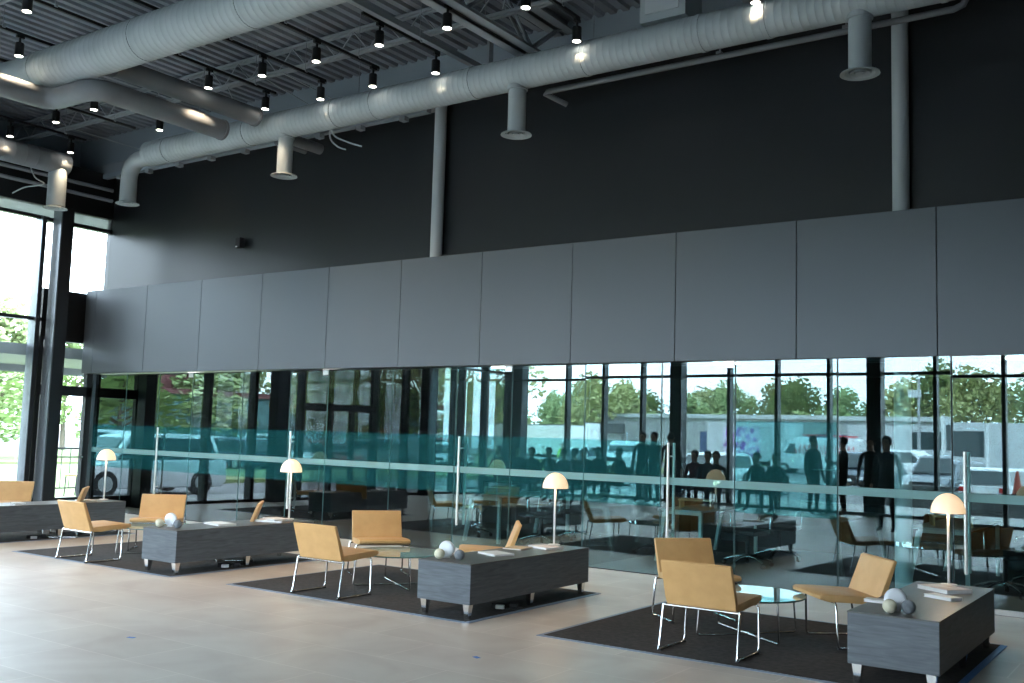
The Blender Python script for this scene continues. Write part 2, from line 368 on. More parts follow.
# girder trusses along Y
def girder(x, label, w=.34):
    t = thing('roof_girder', label, 'girder', (x, 0, 0)); y0, y1 = SY, WY
    for nm, z in (('bottom_chord', 6.42), ('top_chord', DZ-.14)):
        bm = BM()
        for s in (-1, 1):
            box(bm, min(s*.03, s*w/2), max(s*.03, s*w/2), y0, y1, z, z+.02); box(bm, min(s*.03, s*.05), max(s*.03, s*.05), y0, y1, z, z+.12)
        obj(nm, bm, M_steel, t)
    bm = BM(); y = y1-.15; k = 0
    while y > y0+.7:
        a, b = (6.5, DZ-.1) if k % 2 else (DZ-.1, 6.5)
        for s in (-.04, .04): tube(bm, [(s, y, a), (s, y-.7, b)], .022, 6, False)
        y -= .7; k += 1
    obj('web_members', bm, M_steel, t)
girder(-7.03, 'wide grey double-flanged roof girder running toward the back wall, above the third duct drop')
bm = BM(); box(bm, -8.17, -8.09, 6.0, 11.1, 6.56, 6.64, .004); box(bm, -8.15, -8.11, 10.9, 11.0, 6.64, DZ)
tag(obj('roof_beam', bm, M_steel), 'slender grey steel beam under the deck, left of the wide girder', 'beam')
bm = BM(); box(bm, -4.24, -4.16, 6.0, 11.1, 6.56, 6.64, .004)
tag(obj('roof_beam', bm, M_steel), 'slender grey steel beam under the deck, right of the white air box', 'beam')
# wall girder with brackets under the round duct
bm = BM(); box(bm, -18.4, -9.15, 10.98, WY-.002, 6.28, 6.50, .004); wg = tag(obj('wall_girder', bm, M_steel), 'long grey ledge girder along the back wall behind the round duct', 'girder')
bm = BM(); box(bm, -17.5, -9.2, 10.90, 11.0, 6.20, 6.28); obj('lower_flange', bm, M_greywall, wg)
for k in range(9):
    bm = BM(); x = -16.6+k*.87; box(bm, x-.05, x+.05, 10.86, 10.96, 6.13, 6.20); obj('bracket', bm, M_steel, wg)
bm = BM(); tube(bm, [(-17.1, 7, 6.0), (-17.1, 11.1, 6.0)], .035, 8); tag(obj('conduit', bm, M_steel), 'upper grey conduit along the left fascia behind the corner duct drop', 'conduit')
bm = BM(); tube(bm, [(-17.1, 7, 5.8), (-17.1, 11.1, 5.8)], .035, 8); tag(obj('conduit', bm, M_steel), 'lower grey conduit along the left fascia behind the corner duct drop', 'conduit')

# ------------------------------------------------------------------ ducts
def spiral(bm, p0, p1, r, step=.085, seg=28, cap=True):
    """round duct with fine standing seams"""
    p0, p1 = Vector(p0), Vector(p1); L = (p1-p0).length; n = max(2, int(L/step)); d = (p1-p0)/n; pts = []; rs = []
    for k in range(n):
        q = p0+d*k; u = d.normalized()
        pts += [q, q+d-u*.010, q+d-u*.005]; rs += [r, r, r+.0022]
    pts.append(p1); rs.append(r); tube(bm, pts, rs, seg, cap)
def collar(bm, p, axis, r, wd=.05):
    u = Vector(axis); tube(bm, [Vector(p)-u*wd/2, Vector(p)+u*wd/2], r, 28)
def diffuser(bm, x, y, z):
    lathe(bm, [(.115, z+.035), (.19, z+.012), (.195, z), (.15, z+.006), (.13, z+.03), (.11, z+.03)], x, y, 28)
    lathe(bm, [(.09, z+.02), (.095, z+.004), (.06, z+.018), (.055, z+.03)], x, y, 24); lathe(bm, [(.001, z+.0), (.045, z+.008), (.04, z+.02), (.001, z+.02)], x, y, 20)
# wall duct
t = thing('round_duct', 'long pale grey spiral duct along the back wall with four drops', 'duct', (0, 0, 0))
DY, DZC, DR = 10.0, 6.07, .205
bm = BM(); spiral(bm, (-14.42, DY, DZC), (2.6, DY, DZC), DR); obj('duct_run', bm, M_duct, t, 35)
bm = BM()
for x in (-13.9, -11.95, -10.1, -9.35, -7.65, -6.0, -4.5, -3.75, -2.0): collar(bm, (x, DY, DZC), (1, 0, 0), DR+.008); obj('joint_collar', bm, M_duct, t, 35); bm = BM()
bm.free()
for x in (-11.14, -6.98, -2.79):
    bm = BM(); tube(bm, [(x, DY, DZC-.1), (x, DY, 5.30)], .112, 24, False); collar(bm, (x, DY, DZC-.19), (0, 0, 1), .13, .06); dd = obj('drop', bm, M_duct, t, 35)
    bm = BM(); diffuser(bm, x, DY, 5.28); obj('diffuser', bm, M_duct, dd, 35)
bm = BM(); tube(bm, [(-14.40, DY, 6.02)]+arc((-14.66, DY, 5.72), .30, R(90), R(180), 8)+[(-14.96, DY, 5.32)], .135, 24, False); dd = obj('drop', bm, M_duct, t, 35)
bm = BM(); diffuser(bm, -14.96, DY, 5.28); obj('diffuser', bm, M_duct, dd, 35)
bm = BM(); tube(bm, [(-3.42, DY-.05, 6.20), (-3.42, DY-.34, 6.36)], .115, 20); obj('capped_stub', bm, M_duct2, t, 35)
for x in (-13.2, -9.7, -5.9, -3.2): bm = BM(); tube(bm, [(x, DY, 6.27), (x, DY, DZ)], .006, 5); obj('hanger_rod', bm, M_steel, t)
# big duct
BY, BZ, BR = 7.0, 6.16, .262
t = thing('round_duct', 'largest pale grey spiral duct crossing the upper left of the ceiling', 'duct', (0, 0, 0))
bm = BM(); spiral(bm, (-12.5, BY, BZ), (2.5, BY, BZ), BR, .10, 32); obj('duct_run', bm, M_duct, t, 35)
bm = BM(); tube(bm, [(-12.5, BY, BZ), (-12.75, BY, BZ), (-14.3, BY-.1, BZ+.12)], [BR, BR-.01, .15], 28); obj('reducer', bm, M_duct, t, 35)
bm = BM()
bm.free()
for x in (-12.5, -10.35, -8.46, -6.63):
    bm = BM(); collar(bm, (x, BY, BZ), (1, 0, 0), BR+.006, .03); obj('joint_collar', bm, M_duct, t, 35)
# lower grey duct: comes forward, turns, and ends capped over the wall duct
t = thing('round_duct', 'mid grey smooth duct with two elbows, capped above the wall duct', 'duct', (0, 0, 0))
bm = BM(); tube(bm, [(-12.38, 3.6, 5.77), (-12.38, 6.84, 5.77)]+arc((-12.16, 6.84, 5.77), .22, R(180), R(90), 6, 'xy')+[(-11.68, 7.06, 5.77)]+arc((-11.66, 7.30, 5.77), .24, R(-90), R(0), 6, 'xy')+[(-11.42, 9.05, 5.77)], .14, 28); obj('duct_run', bm, M_duct2, t, 35)
bm = BM(); tube(bm, [(-11.42, 9.03, 5.77), (-11.42, 9.07, 5.77)], .15, 28); obj('end_cap', bm, M_duct2, t, 35)
t = thing('round_duct', 'mid grey smooth duct parallel to the capped one, to its right', 'duct', (0, 0, 0))
bm = BM(); tube(bm, [(-11.40, 7.3, 6.12), (-11.40, 9.62, 6.12)], .135, 24); obj('duct_run', bm, M_duct2, t, 35)
bm = BM(); tube(bm, [(-11.40, 9.60, 6.12), (-11.40, 9.64, 6.12)], .145, 24); obj('end_cap', bm, M_duct2, t, 35)
for x in (-11.66, -11.60):
    bm = BM(); box(bm, x-.015, x+.015, 7.3, 9.7, 6.10, 6.16)
    tag(obj('strut_rail', bm, mat('pale_strut', (.34, .36, .37), .4, .3)), 'thin pale rail between the two smooth ducts, ' + ('left' if x < -11.63 else 'right') + ' of the pair', 'rail')
# left corner duct with drop
t = thing('round_duct', 'pale grey duct along the left windows with one drop at its end', 'duct', (0, 0, 0))
bm = BM(); spiral(bm, (-16.2, 3.0, 6.02), (-16.2, 9.60, 6.02), .19, .2, 24); obj('duct_run', bm, M_duct2, t, 35)
bm = BM(); tube(bm, [(-16.2, 9.45, 5.95), (-16.2, 9.45, 5.26)], .15, 24, False); dd = obj('drop', bm, M_duct, t, 35)
bm = BM(); diffuser(bm, -16.2, 9.45, 5.22); obj('diffuser', bm, M_duct, dd, 35)
# short stubs behind the second drop
bm = BM(); tube(bm, [(-11.35, 10.15, 5.95), (-11.35, 10.90, 5.95)], .085, 18); tag(obj('duct_stub', bm, M_duct2, smooth=35), 'short capped grey pipe stub under the wall duct behind the second drop', 'pipe')
bm = BM(); tube(bm, [(-11.52, 10.15, 5.90), (-11.52, 10.75, 5.90)], .045, 12); tag(obj('duct_stub', bm, M_duct2, smooth=35), 'thinner short pipe stub below the capped stub behind the second drop', 'pipe')
# white air terminal box
t = thing('air_terminal_box', 'pale rectangular sheet-metal air box above the wall duct at top right of centre', 'air box', (0, 0, 0))
bm = BM(); box(bm, -5.27, -4.70, 9.97, 10.42, 6.33, 6.92, .005); obj('casing', bm, M_duct, t)
bm = BM(); box(bm, -5.2, -4.78, 9.955, 9.97, 6.42, 6.86); obj('front_plate', bm, mat('pale_sheet', (.5, .54, .55), .4), t)
# drain pipe along the wall
t = thing('drain_pipe', 'slim grey pipe running below the wall duct with bent ends', 'pipe', (0, 0, 0))
bm = BM(); pts = [(-6.80, 10.88, 5.90), (-6.98, 10.62, 6.00)]+[(-6.93, 10.6, 6.01), (-2.02, 10.6, 6.01)]+[(-1.93, 10.6, 6.04), (-1.89, 10.6, 6.12), (-1.89, 10.6, 6.9)]
tube(bm, pts, .036, 10); obj('pipe_run', bm, M_duct2, t, 50)
for x in (-4.55, -3.1):
    bm = BM(); tube(bm, [(x, 10.6, 6.0), (x, 10.6, 6.25)], .012, 6); box(bm, x-.03, x+.03, 10.55, 10.65, 6.03, 6.06); obj('hanger', bm, M_steel, t)
# loose wires
def wire(pts, label, r=.012):
    bm = BM(); P = [Vector(p) for p in pts]; out = []
    for i in range(len(P)-1):
        a = P[max(i-1, 0)]; b = P[i]; c = P[i+1]; d = P[min(i+2, len(P)-1)]
        for k in range(6):
            s = k/6; out.append(.5*((2*b)+(c-a)*s+(2*a-5*b+4*c-d)*s*s+(3*b-a-3*c+d)*s**3))
    out.append(P[-1]); tube(bm, out, r, 6); tag(obj('loose_cable', bm, M_duct, smooth=60), label, 'cable')
wire([(-10.35, 10.12, 5.95), (-10.42, 10.2, 5.80), (-10.32, 10.25, 5.68), (-10.2, 10.3, 5.63)], 'left end of the loose white cable pair hanging under the wall duct')
wire([(-10.35, 10.12, 5.95), (-10.33, 10.2, 5.82), (-10.15, 10.3, 5.73), (-9.98, 10.4, 5.67)], 'right end of the loose white cable pair hanging under the wall duct')
wire([(-16.3, 9.0, 5.9), (-16.2, 9.05, 5.68), (-16.0, 9.1, 5.55), (-16.4, 9.0, 5.52), (-16.6, 8.9, 5.42)], 'loose pale cable dangling at the left near the corner duct drop')
wire([(-6.95, 9.6, 6.75), (-6.8, 9.5, 6.95), (-6.4, 9.3, 7.0), (-6.1, 9.2, 6.95), (-5.9, 9.1, 7.05)], 'pale flexible conduit curving between the wide girder and the deck', .014)
# sway braces
for k, (a, b) in enumerate((((-16.4, 9.74, 6.75), (-15.9, 11.16, 6.56)), ((-12.2, 9.74, 6.75), (-12.2, 10.1, 6.2)), ((-11.0, 9.74, 6.75), (-10.35, 10.9, 6.3)), ((-11.35, 9.74, 6.72), (-10.75, 10.5, 6.25)), ((-12.9, 9.74, 6.75), (-12.5, 10.9, 6.3)))):
    bm = BM(); tube(bm, [a, b], .009, 5); tag(obj('brace_rod', bm, M_duct), 'thin brace rod from the rear joist to the back wall, ' + ['farthest left of these rods', 'third from left', 'rightmost of these rods', 'fourth from left', 'second from left'][k], 'brace rod')

# ------------------------------------------------------------------ track lights
def make_spot():
    t = thing('track_spotlight', 'x', 'spotlight')
    bm = BM(); lathe(bm, [(.001, .17), (.05, .17), (.055, .16), (.055, .0), (.048, 0), (.045, .02), (.001, .02)], seg=16); obj('housing', bm, M_spot, t, 35)
    bm = BM(); box(bm, -.02, .02, -.05, .05, .235, .27); tube(bm, [(0, 0, .16), (0, 0, .24)], .015, 8); obj('mounting_arm', bm, M_spot, t)
    bm = BM(); lathe(bm, [(.001, -.001), (.047, -.001), (.047, .004)], seg=16); obj('lens', bm, M_lens, t)
    l = bpy.data.lights.new('spot_beam', 'SPOT'); l.energy = 50; l.color = (1, .76, .52); l.spot_size = R(86); l.spot_blend = .6; l.shadow_soft_size = .05
    lo = bpy.data.objects.new('spot_beam', l); C.objects.link(lo); lo.parent = t; lo.location = (0, 0, -.03)
    return t
proto = make_spot(); first = True
ORD = ['first', 'second', 'third', 'fourth', 'fifth', 'sixth', 'seventh', 'eighth', 'ninth', 'tenth', 'eleventh', 'twelfth']
tracks = [(-15.9, 4.0, [8.41, 9.47]), (-14.5, 4.0, [8.36]), (-13.4, 4.0, [8.30, 9.43]), (-12.28, 4.0, [6.53]), (-10.85, 4.0, [5.82]), (-11.12, 4.0, [8.55, 9.56]), (-10.1, 4.0, [8.60, 9.66]), (-9.1, 4.0, [8.60, 9.64]),
          (-8.05, 8.3, [8.61, 9.68]), (-7.03, 8.3, [8.63]), (-5.95, 4.0, [8.63, 9.70]), (-3.80, 4.0, [9.77])]
for i, (x, y0, ys) in enumerate(tracks):
    if 1:
        bm = BM(); box(bm, x-.018, x+.018, y0, 5.95 if x == -10.85 else 9.74, 6.44, 6.475); tr = thing('light_track', 'black lighting track under the deck, %s from the left of the ceiling' % ORD[i], 'lighting track', (0, 0, 0))
        obj('rail', bm, M_spot, tr)
        for y in ((4.5, 5.7) if x == -10.85 else ((9.35,) if y0 > 8 else (4.5, 6.3, 8.05, 9.35))):
            bm = BM(); tube(bm, [(x, y, 6.47), (x, y, DZ)], .005, 5); box(bm, x-.03, x+.03, y-.02, y+.02, 6.46, 6.49); obj('suspension_rod', bm, M_steel, tr)
    for j, y in enumerate(ys):
        where = 'nearest the back wall' if y > 9 else ('next from the back wall' if y > 8 else 'in front of the large round duct')
        lb = 'lit black spotlight, %s row from the left, %s' % (ORD[i], where)
        if first: s = proto; s.location = (x, y, 6.17); s['label'] = lb; first = False
        else: s = dup(proto, None, (x, y, 6.17), 0, lb)
        s['group'] = 'ceiling track spotlights'
# wall speaker
t = thing('wall_speaker', 'small black box speaker fixed high on the charcoal wall at left', 'speaker', (-13.34, WY-.01, 4.58))
bm = BM(); box(bm, -.06, .06, -.13, -.03, 0, .17, .008); obj('housing', bm, M_black, t)
bm = BM(); box(bm, -.02, .02, -.04, .01, .05, .11); obj('bracket', bm, M_black, t)
bm = BM(); box(bm, -.045, .0, -.134, -.13, .005, .025); obj('badge', bm, M_white, t)

# ------------------------------------------------------------------ furniture groups
def make_chair():
    t = thing('lounge_chair', 'x', 'chair')
    W = .276
    # seat and backrest share one continuous side profile
    bm = BM(); prof = [(-.118, .335), (-.125, .385), (-.09, .390), (.0, .395), (.2, .405), (.33, .408), (.355, .395), (.352, .37), (.28, .350), (.1, .345), (-.03, .333)]
    prism(bm, prof, 'x', -W, W, .008); obj('seat', bm, M_leather, t, 40)
    bm = BM(); prof = [(-.120, .333), (-.155, .343), (-.177, .40), (-.268, .662), (-.255, .672), (-.233, .665), (-.140, .42), (-.123, .390)]
    prism(bm, prof, 'x', -W, W, .008); obj('backrest', bm, M_leather, t, 40)
    for s in (-1, 1):
        bm = BM(); x = s*.30
        tube(bm, [(s*.285, -.148, .340), (x, -.152, .335), (x+s*.006, -.203, .03), (x+s*.006, -.215, .014), (x, -.195, .008), (x, .205, .008), (x, .218, .02), (x, .225, .05), (x-s*.01, .235, .33), (s*.27, .235, .345)], .0095, 8)
        obj('leg', bm, M_chrome, t, 60)
    bm = BM(); tube(bm, [(-.295, -.155, .330), (.295, -.155, .330)], .0095, 8); obj('cross_bar', bm, M_chrome, t, 60)
    bm = BM(); tube(bm, [(-.28, .235, .345), (.28, .235, .345)], .008, 8)
    obj('cross_bar', bm, M_chrome, t, 60)
    for s in (-1, 1):
        for y in (-.205, .21): bm = BM(); box(bm, s*.30-.014, s*.30+.014, y-.014, y+.014, 0, .012); obj('glide', bm, M_black, t)
    return t
chair0 = make_chair(); chair_used = [False]
def chair(x, y, deg, label):
    """deg: compass of the facing direction, counter-clockwise from +X"""
    rz = R(deg-90)
    if not chair_used[0]:
        chair0.location = (x, y, .008); chair0.rotation_euler = (0, 0, rz); chair0['label'] = label; c = chair0; chair_used[0] = True
    else: c = dup(chair0, None, (x, y, .008), rz, label)
    c['group'] = 'tan leather lounge chairs'; return c

def make_table():
    t = thing('glass_side_table', 'x', 'side table')
    bm = BM(); lathe(bm, [(.001, .33), (.455, .33), (.46, .335), (.455, .342), (.001, .342)], seg=48); obj('glass_top', bm, M_tableglass, t, 30)
    bm = BM(); lathe(bm, [(.4555, .3295), (.4625, .3355), (.4555, .3425)], seg=48); obj('glass_rim', bm, M_edge, t, 30)
    for k in range(4):
        a = R(45+90*k+8); u = Vector((math.cos(a), math.sin(a), 0)); bm = BM()
        tube(bm, [u*.01+Vector((0, 0, .02)), u*.43+Vector((0, 0, .02)), u*.455+Vector((0, 0, .035)), u*.43+Vector((0, 0, .33))], .008, 8); obj('leg', bm, M_chrome, t, 50)
    bm = BM(); lathe(bm, [(.001, .03), (.02, .03), (.02, .008), (.001, .008)], seg=12); obj('hub', bm, M_chrome, t)
    return t
table0 = make_table(); table_used = [False]

def make_bench():
    t = thing('storage_bench', 'x', 'bench')       # origin: near right corner, bench runs to +Y and -X
    bm = BM(); box(bm, -.575, 0, 0, 1.97, .12, .448, .002); obj('body', bm, M_bench, t)
    bm = BM(); box(bm, -.577, .002, -.002, 1.972, .448, .458, .001); obj('top', bm, M_benchtop, t)
    for x in (-.52, -.055):
        for y in (.05, 1.0, 1.92):
            bm = BM(); A = [bm.verts.new((x+a*.032, y+b*.032, .12)) for a, b in ((-1, -1), (1, -1), (1, 1), (-1, 1))]
            B = [bm.verts.new((x+a*.018, y+b*.018, .0)) for a, b in ((-1, -1), (1, -1), (1, 1), (-1, 1))]
            bm.faces.new(A); bm.faces.new(B[::-1])
            for k in range(4): bm.faces.new((A[k], A[(k+1) % 4], B[(k+1) % 4], B[k]))
            obj('leg', bm, M_chrome, t)
    return t
bench0 = make_bench(); bench_used = [False]

def make_lamp():
    t = thing('table_lamp', 'x', 'lamp')
    bm = BM(); lathe(bm, [(.001, 0), (.062, 0), (.062, .010), (.015, .015), (.001, .015)], seg=28); obj('base', bm, M_white, t, 30)
    bm = BM(); tube(bm, [(0, 0, .01), (0, 0, .60)], .011, 12); obj('pole', bm, M_white, t, 50)
    bm = BM(); pr = [(.132*math.cos(a), .575+.158*math.sin(a)) for a in [R(k*90/10) for k in range(11)]]; pr[-1] = (.001, .733)
    lathe(bm, [(.126, .575)]+pr, seg=32); obj('lamp_shade', bm, M_shade, t, 80)
    bm = BM(); lathe(bm, [(.001, .60), (.02, .605), (.03, .63), (.02, .66), (.001, .665)], seg=12); obj('bulb', bm, mat('lit_bulb', (1, 1, 1), .4, emit=(1, .8, .55), es=6), t, 60)
    l = bpy.data.lights.new('bulb_glow', 'POINT'); l.energy = 3.0; l.color = (1, .75, .48); l.shadow_soft_size = .04
    lo = bpy.data.objects.new('bulb_glow', l); C.objects.link(lo); lo.parent = t; lo.location = (0, 0, .56)
    return t
lamp0 = make_lamp(); lamp_used = [False]

def put(proto, flag, loc, rz, label, group=None):
    if not flag[0]:
        flag[0] = True; proto.location = loc; proto.rotation_euler = (0, 0, rz); proto['label'] = label; c = proto
    else: c = dup(proto, None, loc, rz, label)
    if group: c['group'] = group
    return c
def book(x, y, z, rz, l, wd, h, m, label):
    t = thing('book', label, 'book', (x, y, z), rz)
    bm = BM(); box(bm, -l/2+.004, l/2-.004, -wd/2+.004, wd/2-.002, .002, h-.002); obj('pages', bm, M_pagew, t)
    bm = BM(); box(bm, -l/2, l/2, -wd/2, wd/2, h-.002, h); box(bm, -l/2, l/2, -wd/2, wd/2, 0, .002); box(bm, -l/2, l/2, wd/2-.002, wd/2, 0, h); obj('cover', bm, m, t)
def ball(x, y, z, r, m, nm, label, cat):
    bm = BM(); lathe(bm, [(max(.0005, r*math.cos(a)), r+r*math.sin(a)) for a in [R(-90+k*15) for k in range(13)]], seg=24)
    o = obj(nm, bm, m, smooth=80); o.location = (x, y, z); tag(o, label, cat)
def disc(x, y, z, r, label):
    t = thing('disc_ornament', label, 'ornament', (x, y, z), R(25))
    bm = BM(); prof = [(.001, -.022), (r*.7, -.022), (r*.93, -.014), (r, 0), (r*.93, .014), (r*.7, .022), (.001, .022)]; lathe(bm, prof, seg=32)
    bmesh.ops.rotate(bm, verts=bm.verts, cent=(0, 0, 0), matrix=Matrix.Rotation(R(90), 3, 'X')); bmesh.ops.translate(bm, verts=bm.verts, vec=(0, 0, r+.006))
    obj('disc', bm, mat('white_ceramic', (.82, .85, .88), .3), t, 50)
    bm = BM(); box(bm, -.03, .03, -.02, .02, 0, .012); obj('foot', bm, M_white, t)

G = [dict(gx=-1.445, nm='rightmost', lx=-1.765, o=(-.33, -.325, -.225), by=6.90, a=(-3.105, 7.14, 90), b=(-3.79, 8.38, -40), c=(-2.41, 8.27, 221), tb=(-3.12, 7.93)),
     dict(gx=-5.165, nm='second-from-right', lx=-5.53, o=(-.43, -.445, -.255), by=6.92, a=(-6.96, 7.10, 90), b=(-7.56, 8.43, -38), c=(-6.06, 8.50, 217), tb=(-6.85, 7.93)),
     dict(gx=-8.95, nm='second-from-left', lx=-9.30, o=(-.45, -.42, -.22), by=6.82, a=(-10.66, 6.92, 88), b=(-10.98, 8.08, -48), c=(-9.64, 8.22, 224), tb=(-10.55, 7.75)),
     dict(gx=-12.86, nm='leftmost', lx=-13.28, o=(-.40, -.37, -.25), by=6.92, a=None, b=(-14.50, 8.05, -50), c=(-13.12, 8.12, 231), tb=(-14.3, 7.5))]
BT = .458+.008
for gi, g in enumerate(G):
    gx = g['gx']; nm = g['nm']
    rx0, rx1, ry0, ry1 = gx-2.92, gx+.01, g['by']-.06, 9.03
    t = thing('area_rug', 'dark brown rectangular rug taped to the floor under the %s seating group' % nm, 'rug', ((rx0+rx1)/2, (ry0+ry1)/2, 0))
    a, b = (rx1-rx0)/2, (ry1-ry0)/2
    bm = BM(); box(bm, -a, a, -b, b, 0, .008); obj('carpet', bm, M_rug, t)
    bm = BM(); box(bm, -a-.045, a+.02, -b-.045, -b, 0, .004); box(bm, -a-.045, -a, -b, b, 0, .004); box(bm, -a-.045, a+.02, b, b+.045, 0, .004); obj('tape_edging', bm, M_tape, t)
    bm = BM(); box(bm, a, a+.05, -b-.02, b+.02, 0, .0045); obj('tape_edging', bm, M_tapeb if gi == 0 else M_tape, t)
    put(bench0, bench_used, (gx, g['by'], .008), 0, 'long low grey woodgrain bench on chrome feet, %s of four' % nm, 'grey woodgrain benches')
    if g['a']: chair(*g['a'], 'tan leather lounge chair seen from behind, front of the %s group' % nm)
    chair(*g['b'], 'tan leather lounge chair facing the camera, back left of the %s group' % nm)
    chair(*g['c'], 'tan leather lounge chair turned left beside the %s bench' % nm)
    put(table0, table_used, (*g['tb'], .0085), R(4*gi), 'low round glass side table between the chairs of the %s group' % nm, 'round glass side tables')
    put(lamp0, lamp_used, (g['lx'], g['by']+1.89, BT), 0, 'slim white lamp with glowing dome shade on the %s bench' % nm, 'dome lamps on the benches')
    yo = g['by']-6.97
    disc(gx+g['o'][1], 7.20+yo, BT, .072, 'round white disc ornament standing on the %s bench' % nm)
    ball(gx+g['o'][0], 7.08+yo, BT, .046, M_cream, 'stone_ball', 'small cream ball in front of the white disc on the %s bench' % nm, 'ball')
    ball(gx+g['o'][2], 7.14+yo, BT, .046, M_greys, 'stone_ball', 'small dark grey ball right of the white disc on the %s bench' % nm, 'ball')
    if gi == 0:
        book(gx-.53, 7.45, BT, R(4), .16, .11, .018, M_white, 'thin white booklet behind the disc on the rightmost bench')
        book(gx-.20, 7.98, BT, R(-28), .24, .12, .022, M_white, 'narrow white book in the middle of the rightmost bench')
        book(gx-.28, 8.42, BT, R(-36), .32, .24, .03, M_paper, 'large printed magazine at the far end of the rightmost bench')
    elif gi == 1:
        book(gx-.30, 7.70, BT, R(-20), .28, .22, .016, M_white, 'flat white book in the middle of the second bench from the right')
        book(gx-.44, 8.26, BT, R(8), .20, .26, .012, M_wood, 'tan-covered booklet near the far end of the second bench from the right')
        book(gx-.28, 8.52, BT, R(-20), .30, .22, .018, M_paper, 'large white magazine at the far end of the second bench from the right')
    elif gi == 2:
        book(gx-.30, 7.62, BT, R(-10), .34, .22, .02, M_white, 'flat white book in the middle of the second bench from the left')
        book(gx-.26, 8.38, BT, R(20), .36, .28, .022, M_paper, 'lower white magazine at the far end of the second bench from the left')
        book(gx-.22, 8.38, BT+.022, R(-12), .28, .2, .018, M_white, 'upper white magazine stacked at the far end of the second bench from the left')
    else:
        book(gx-.3, 7.45, BT, R(-10), .2, .14, .016, M_white, 'white booklet on the leftmost bench')
        book(gx-.25, 8.42, BT, R(-10), .3, .2, .02, M_paper, 'printed magazine at the far end of the leftmost bench')
    # power adapters on the floor under the bench
    if gi in (1, 2, 3):
        t = thing('power_adapter', 'black power adapter and white plug lying under the %s bench' % nm, 'power adapter', (gx-.18, 7.62, .008), R(20*gi))
        bm = BM(); box(bm, -.07, .07, -.04, .04, 0, .045, .006); box(bm, .10, .17, -.03, .04, 0, .05, .006); obj('adapter', bm, M_black, t)
        bm = BM(); box(bm, -.02, .06, -.09, -.05, 0, .035, .006); obj('plug', bm, M_white, t)
        bm = BM(); tube(bm, [(.05, -.06, .02), (.1, -.09, .01), (.16, -.05, .02), (.2, .03, .01), (.1, .1, .01), (0, .05, .03)], .006, 6); obj('cord', bm, M_black, t, 60)

for k, (x, y) in enumerate(((-7.35, 5.6), (-8.6, 5.75))):
    pass
bm = BM(); box(bm, -.03, .03, -.018, .018, 0, .001); o = obj('tape_marker', bm, M_tapeb); o.location = (-6.57, 4.66, 0); o.rotation_euler[2] = .3
tag(o, 'small blue tape mark alone on the beige floor at lower left', 'tape mark')
bm = BM(); box(bm, -.03, .03, -.018, .018, 0, .001); o = obj('tape_marker', bm, M_tapeb); o.location = (-4.29, 5.85, 0); o.rotation_euler[2] = -.4
tag(o, 'small blue tape mark on the floor left of the rightmost rug front corner', 'tape mark')

# ------------------------------------------------------------------ rooms behind the glass
def make_desk():
    t = thing('meeting_desk', 'x', 'desk')        # A-frame ends at y 0 and y 1.8, long axis Y
    bm = BM(); box(bm, -.31, .31, -.05, 2.0, .655, .68, .004); obj('top', bm, mat('pale_grey_laminate', (.42, .48, .47), .35), t)
    for y in (0, 1.9):
        bm = BM(); prism(bm, [(-.37, 0), (-.33, 0), (-.20, .635), (-.22, .65), (-.26, .63)], 'y', y, y+.05); obj('leg', bm, mat('pale_frame_paint', (.55, .62, .60), .35), t)
        bm = BM(); box(bm, .25, .29, y, y+.05, 0, .64); obj('leg', bm, MATS['pale_frame_paint'], t)
        bm = BM(); box(bm, -.24, .29, y, y+.05, .615, .655); obj('cross_rail', bm, MATS['pale_frame_paint'], t)
    return t
desk0 = make_desk(); desk_used = [False]
def make_task():
    t = thing('task_chair', 'x', 'chair')
    bm = BM(); prism(bm, [(-.23, .40), (.2, .40), (.25, .42), (.24, .455), (.1, .465), (-.22, .46)], 'x', -.24, .24, .015); obj('seat', bm, M_task, t, 40)
    bm = BM(); prism(bm, [(-.24, .50), (-.29, .72), (-.30, .95), (-.275, .95), (-.265, .72), (-.215, .50)], 'x', -.22, .22, .01); obj('backrest', bm, M_task, t, 40)
    for s in (-1, 1):
        bm = BM(); tube(bm, [(s*.2, -.05, .43), (s*.29, -.05, .44), (s*.3, -.06, .64), (s*.29, -.1, .66), (s*.28, .18, .65), (s*.28, .2, .60)], .012, 8); obj('armrest', bm, M_chrome, t, 60)
    bm = BM(); tube(bm, [(0, 0, .10), (0, 0, .41)], .028, 12); obj('gas_lift', bm, M_black, t, 50)
    for k in range(5):
        a = R(72*k+15); u = Vector((math.cos(a), math.sin(a), 0)); bm = BM()
        tube(bm, [u*.02+Vector((0, 0, .13)), u*.16+Vector((0, 0, .115)), u*.31+Vector((0, 0, .065))], [.024, .02, .014], 8); leg = obj('base_leg', bm, M_chrome, t, 60)
        bm = BM(); q = u*.31; v = Vector((-u.y, u.x, 0)); tube(bm, [q-v*.02+Vector((0, 0, .028)), q+v*.02+Vector((0, 0, .028))], .028, 12); obj('caster', bm, M_black, leg)
    return t
task0 = make_task(); task_used = [False]
RN = ['first room from left', 'second room from left', 'middle room', 'fourth room from left', 'rightmost room']
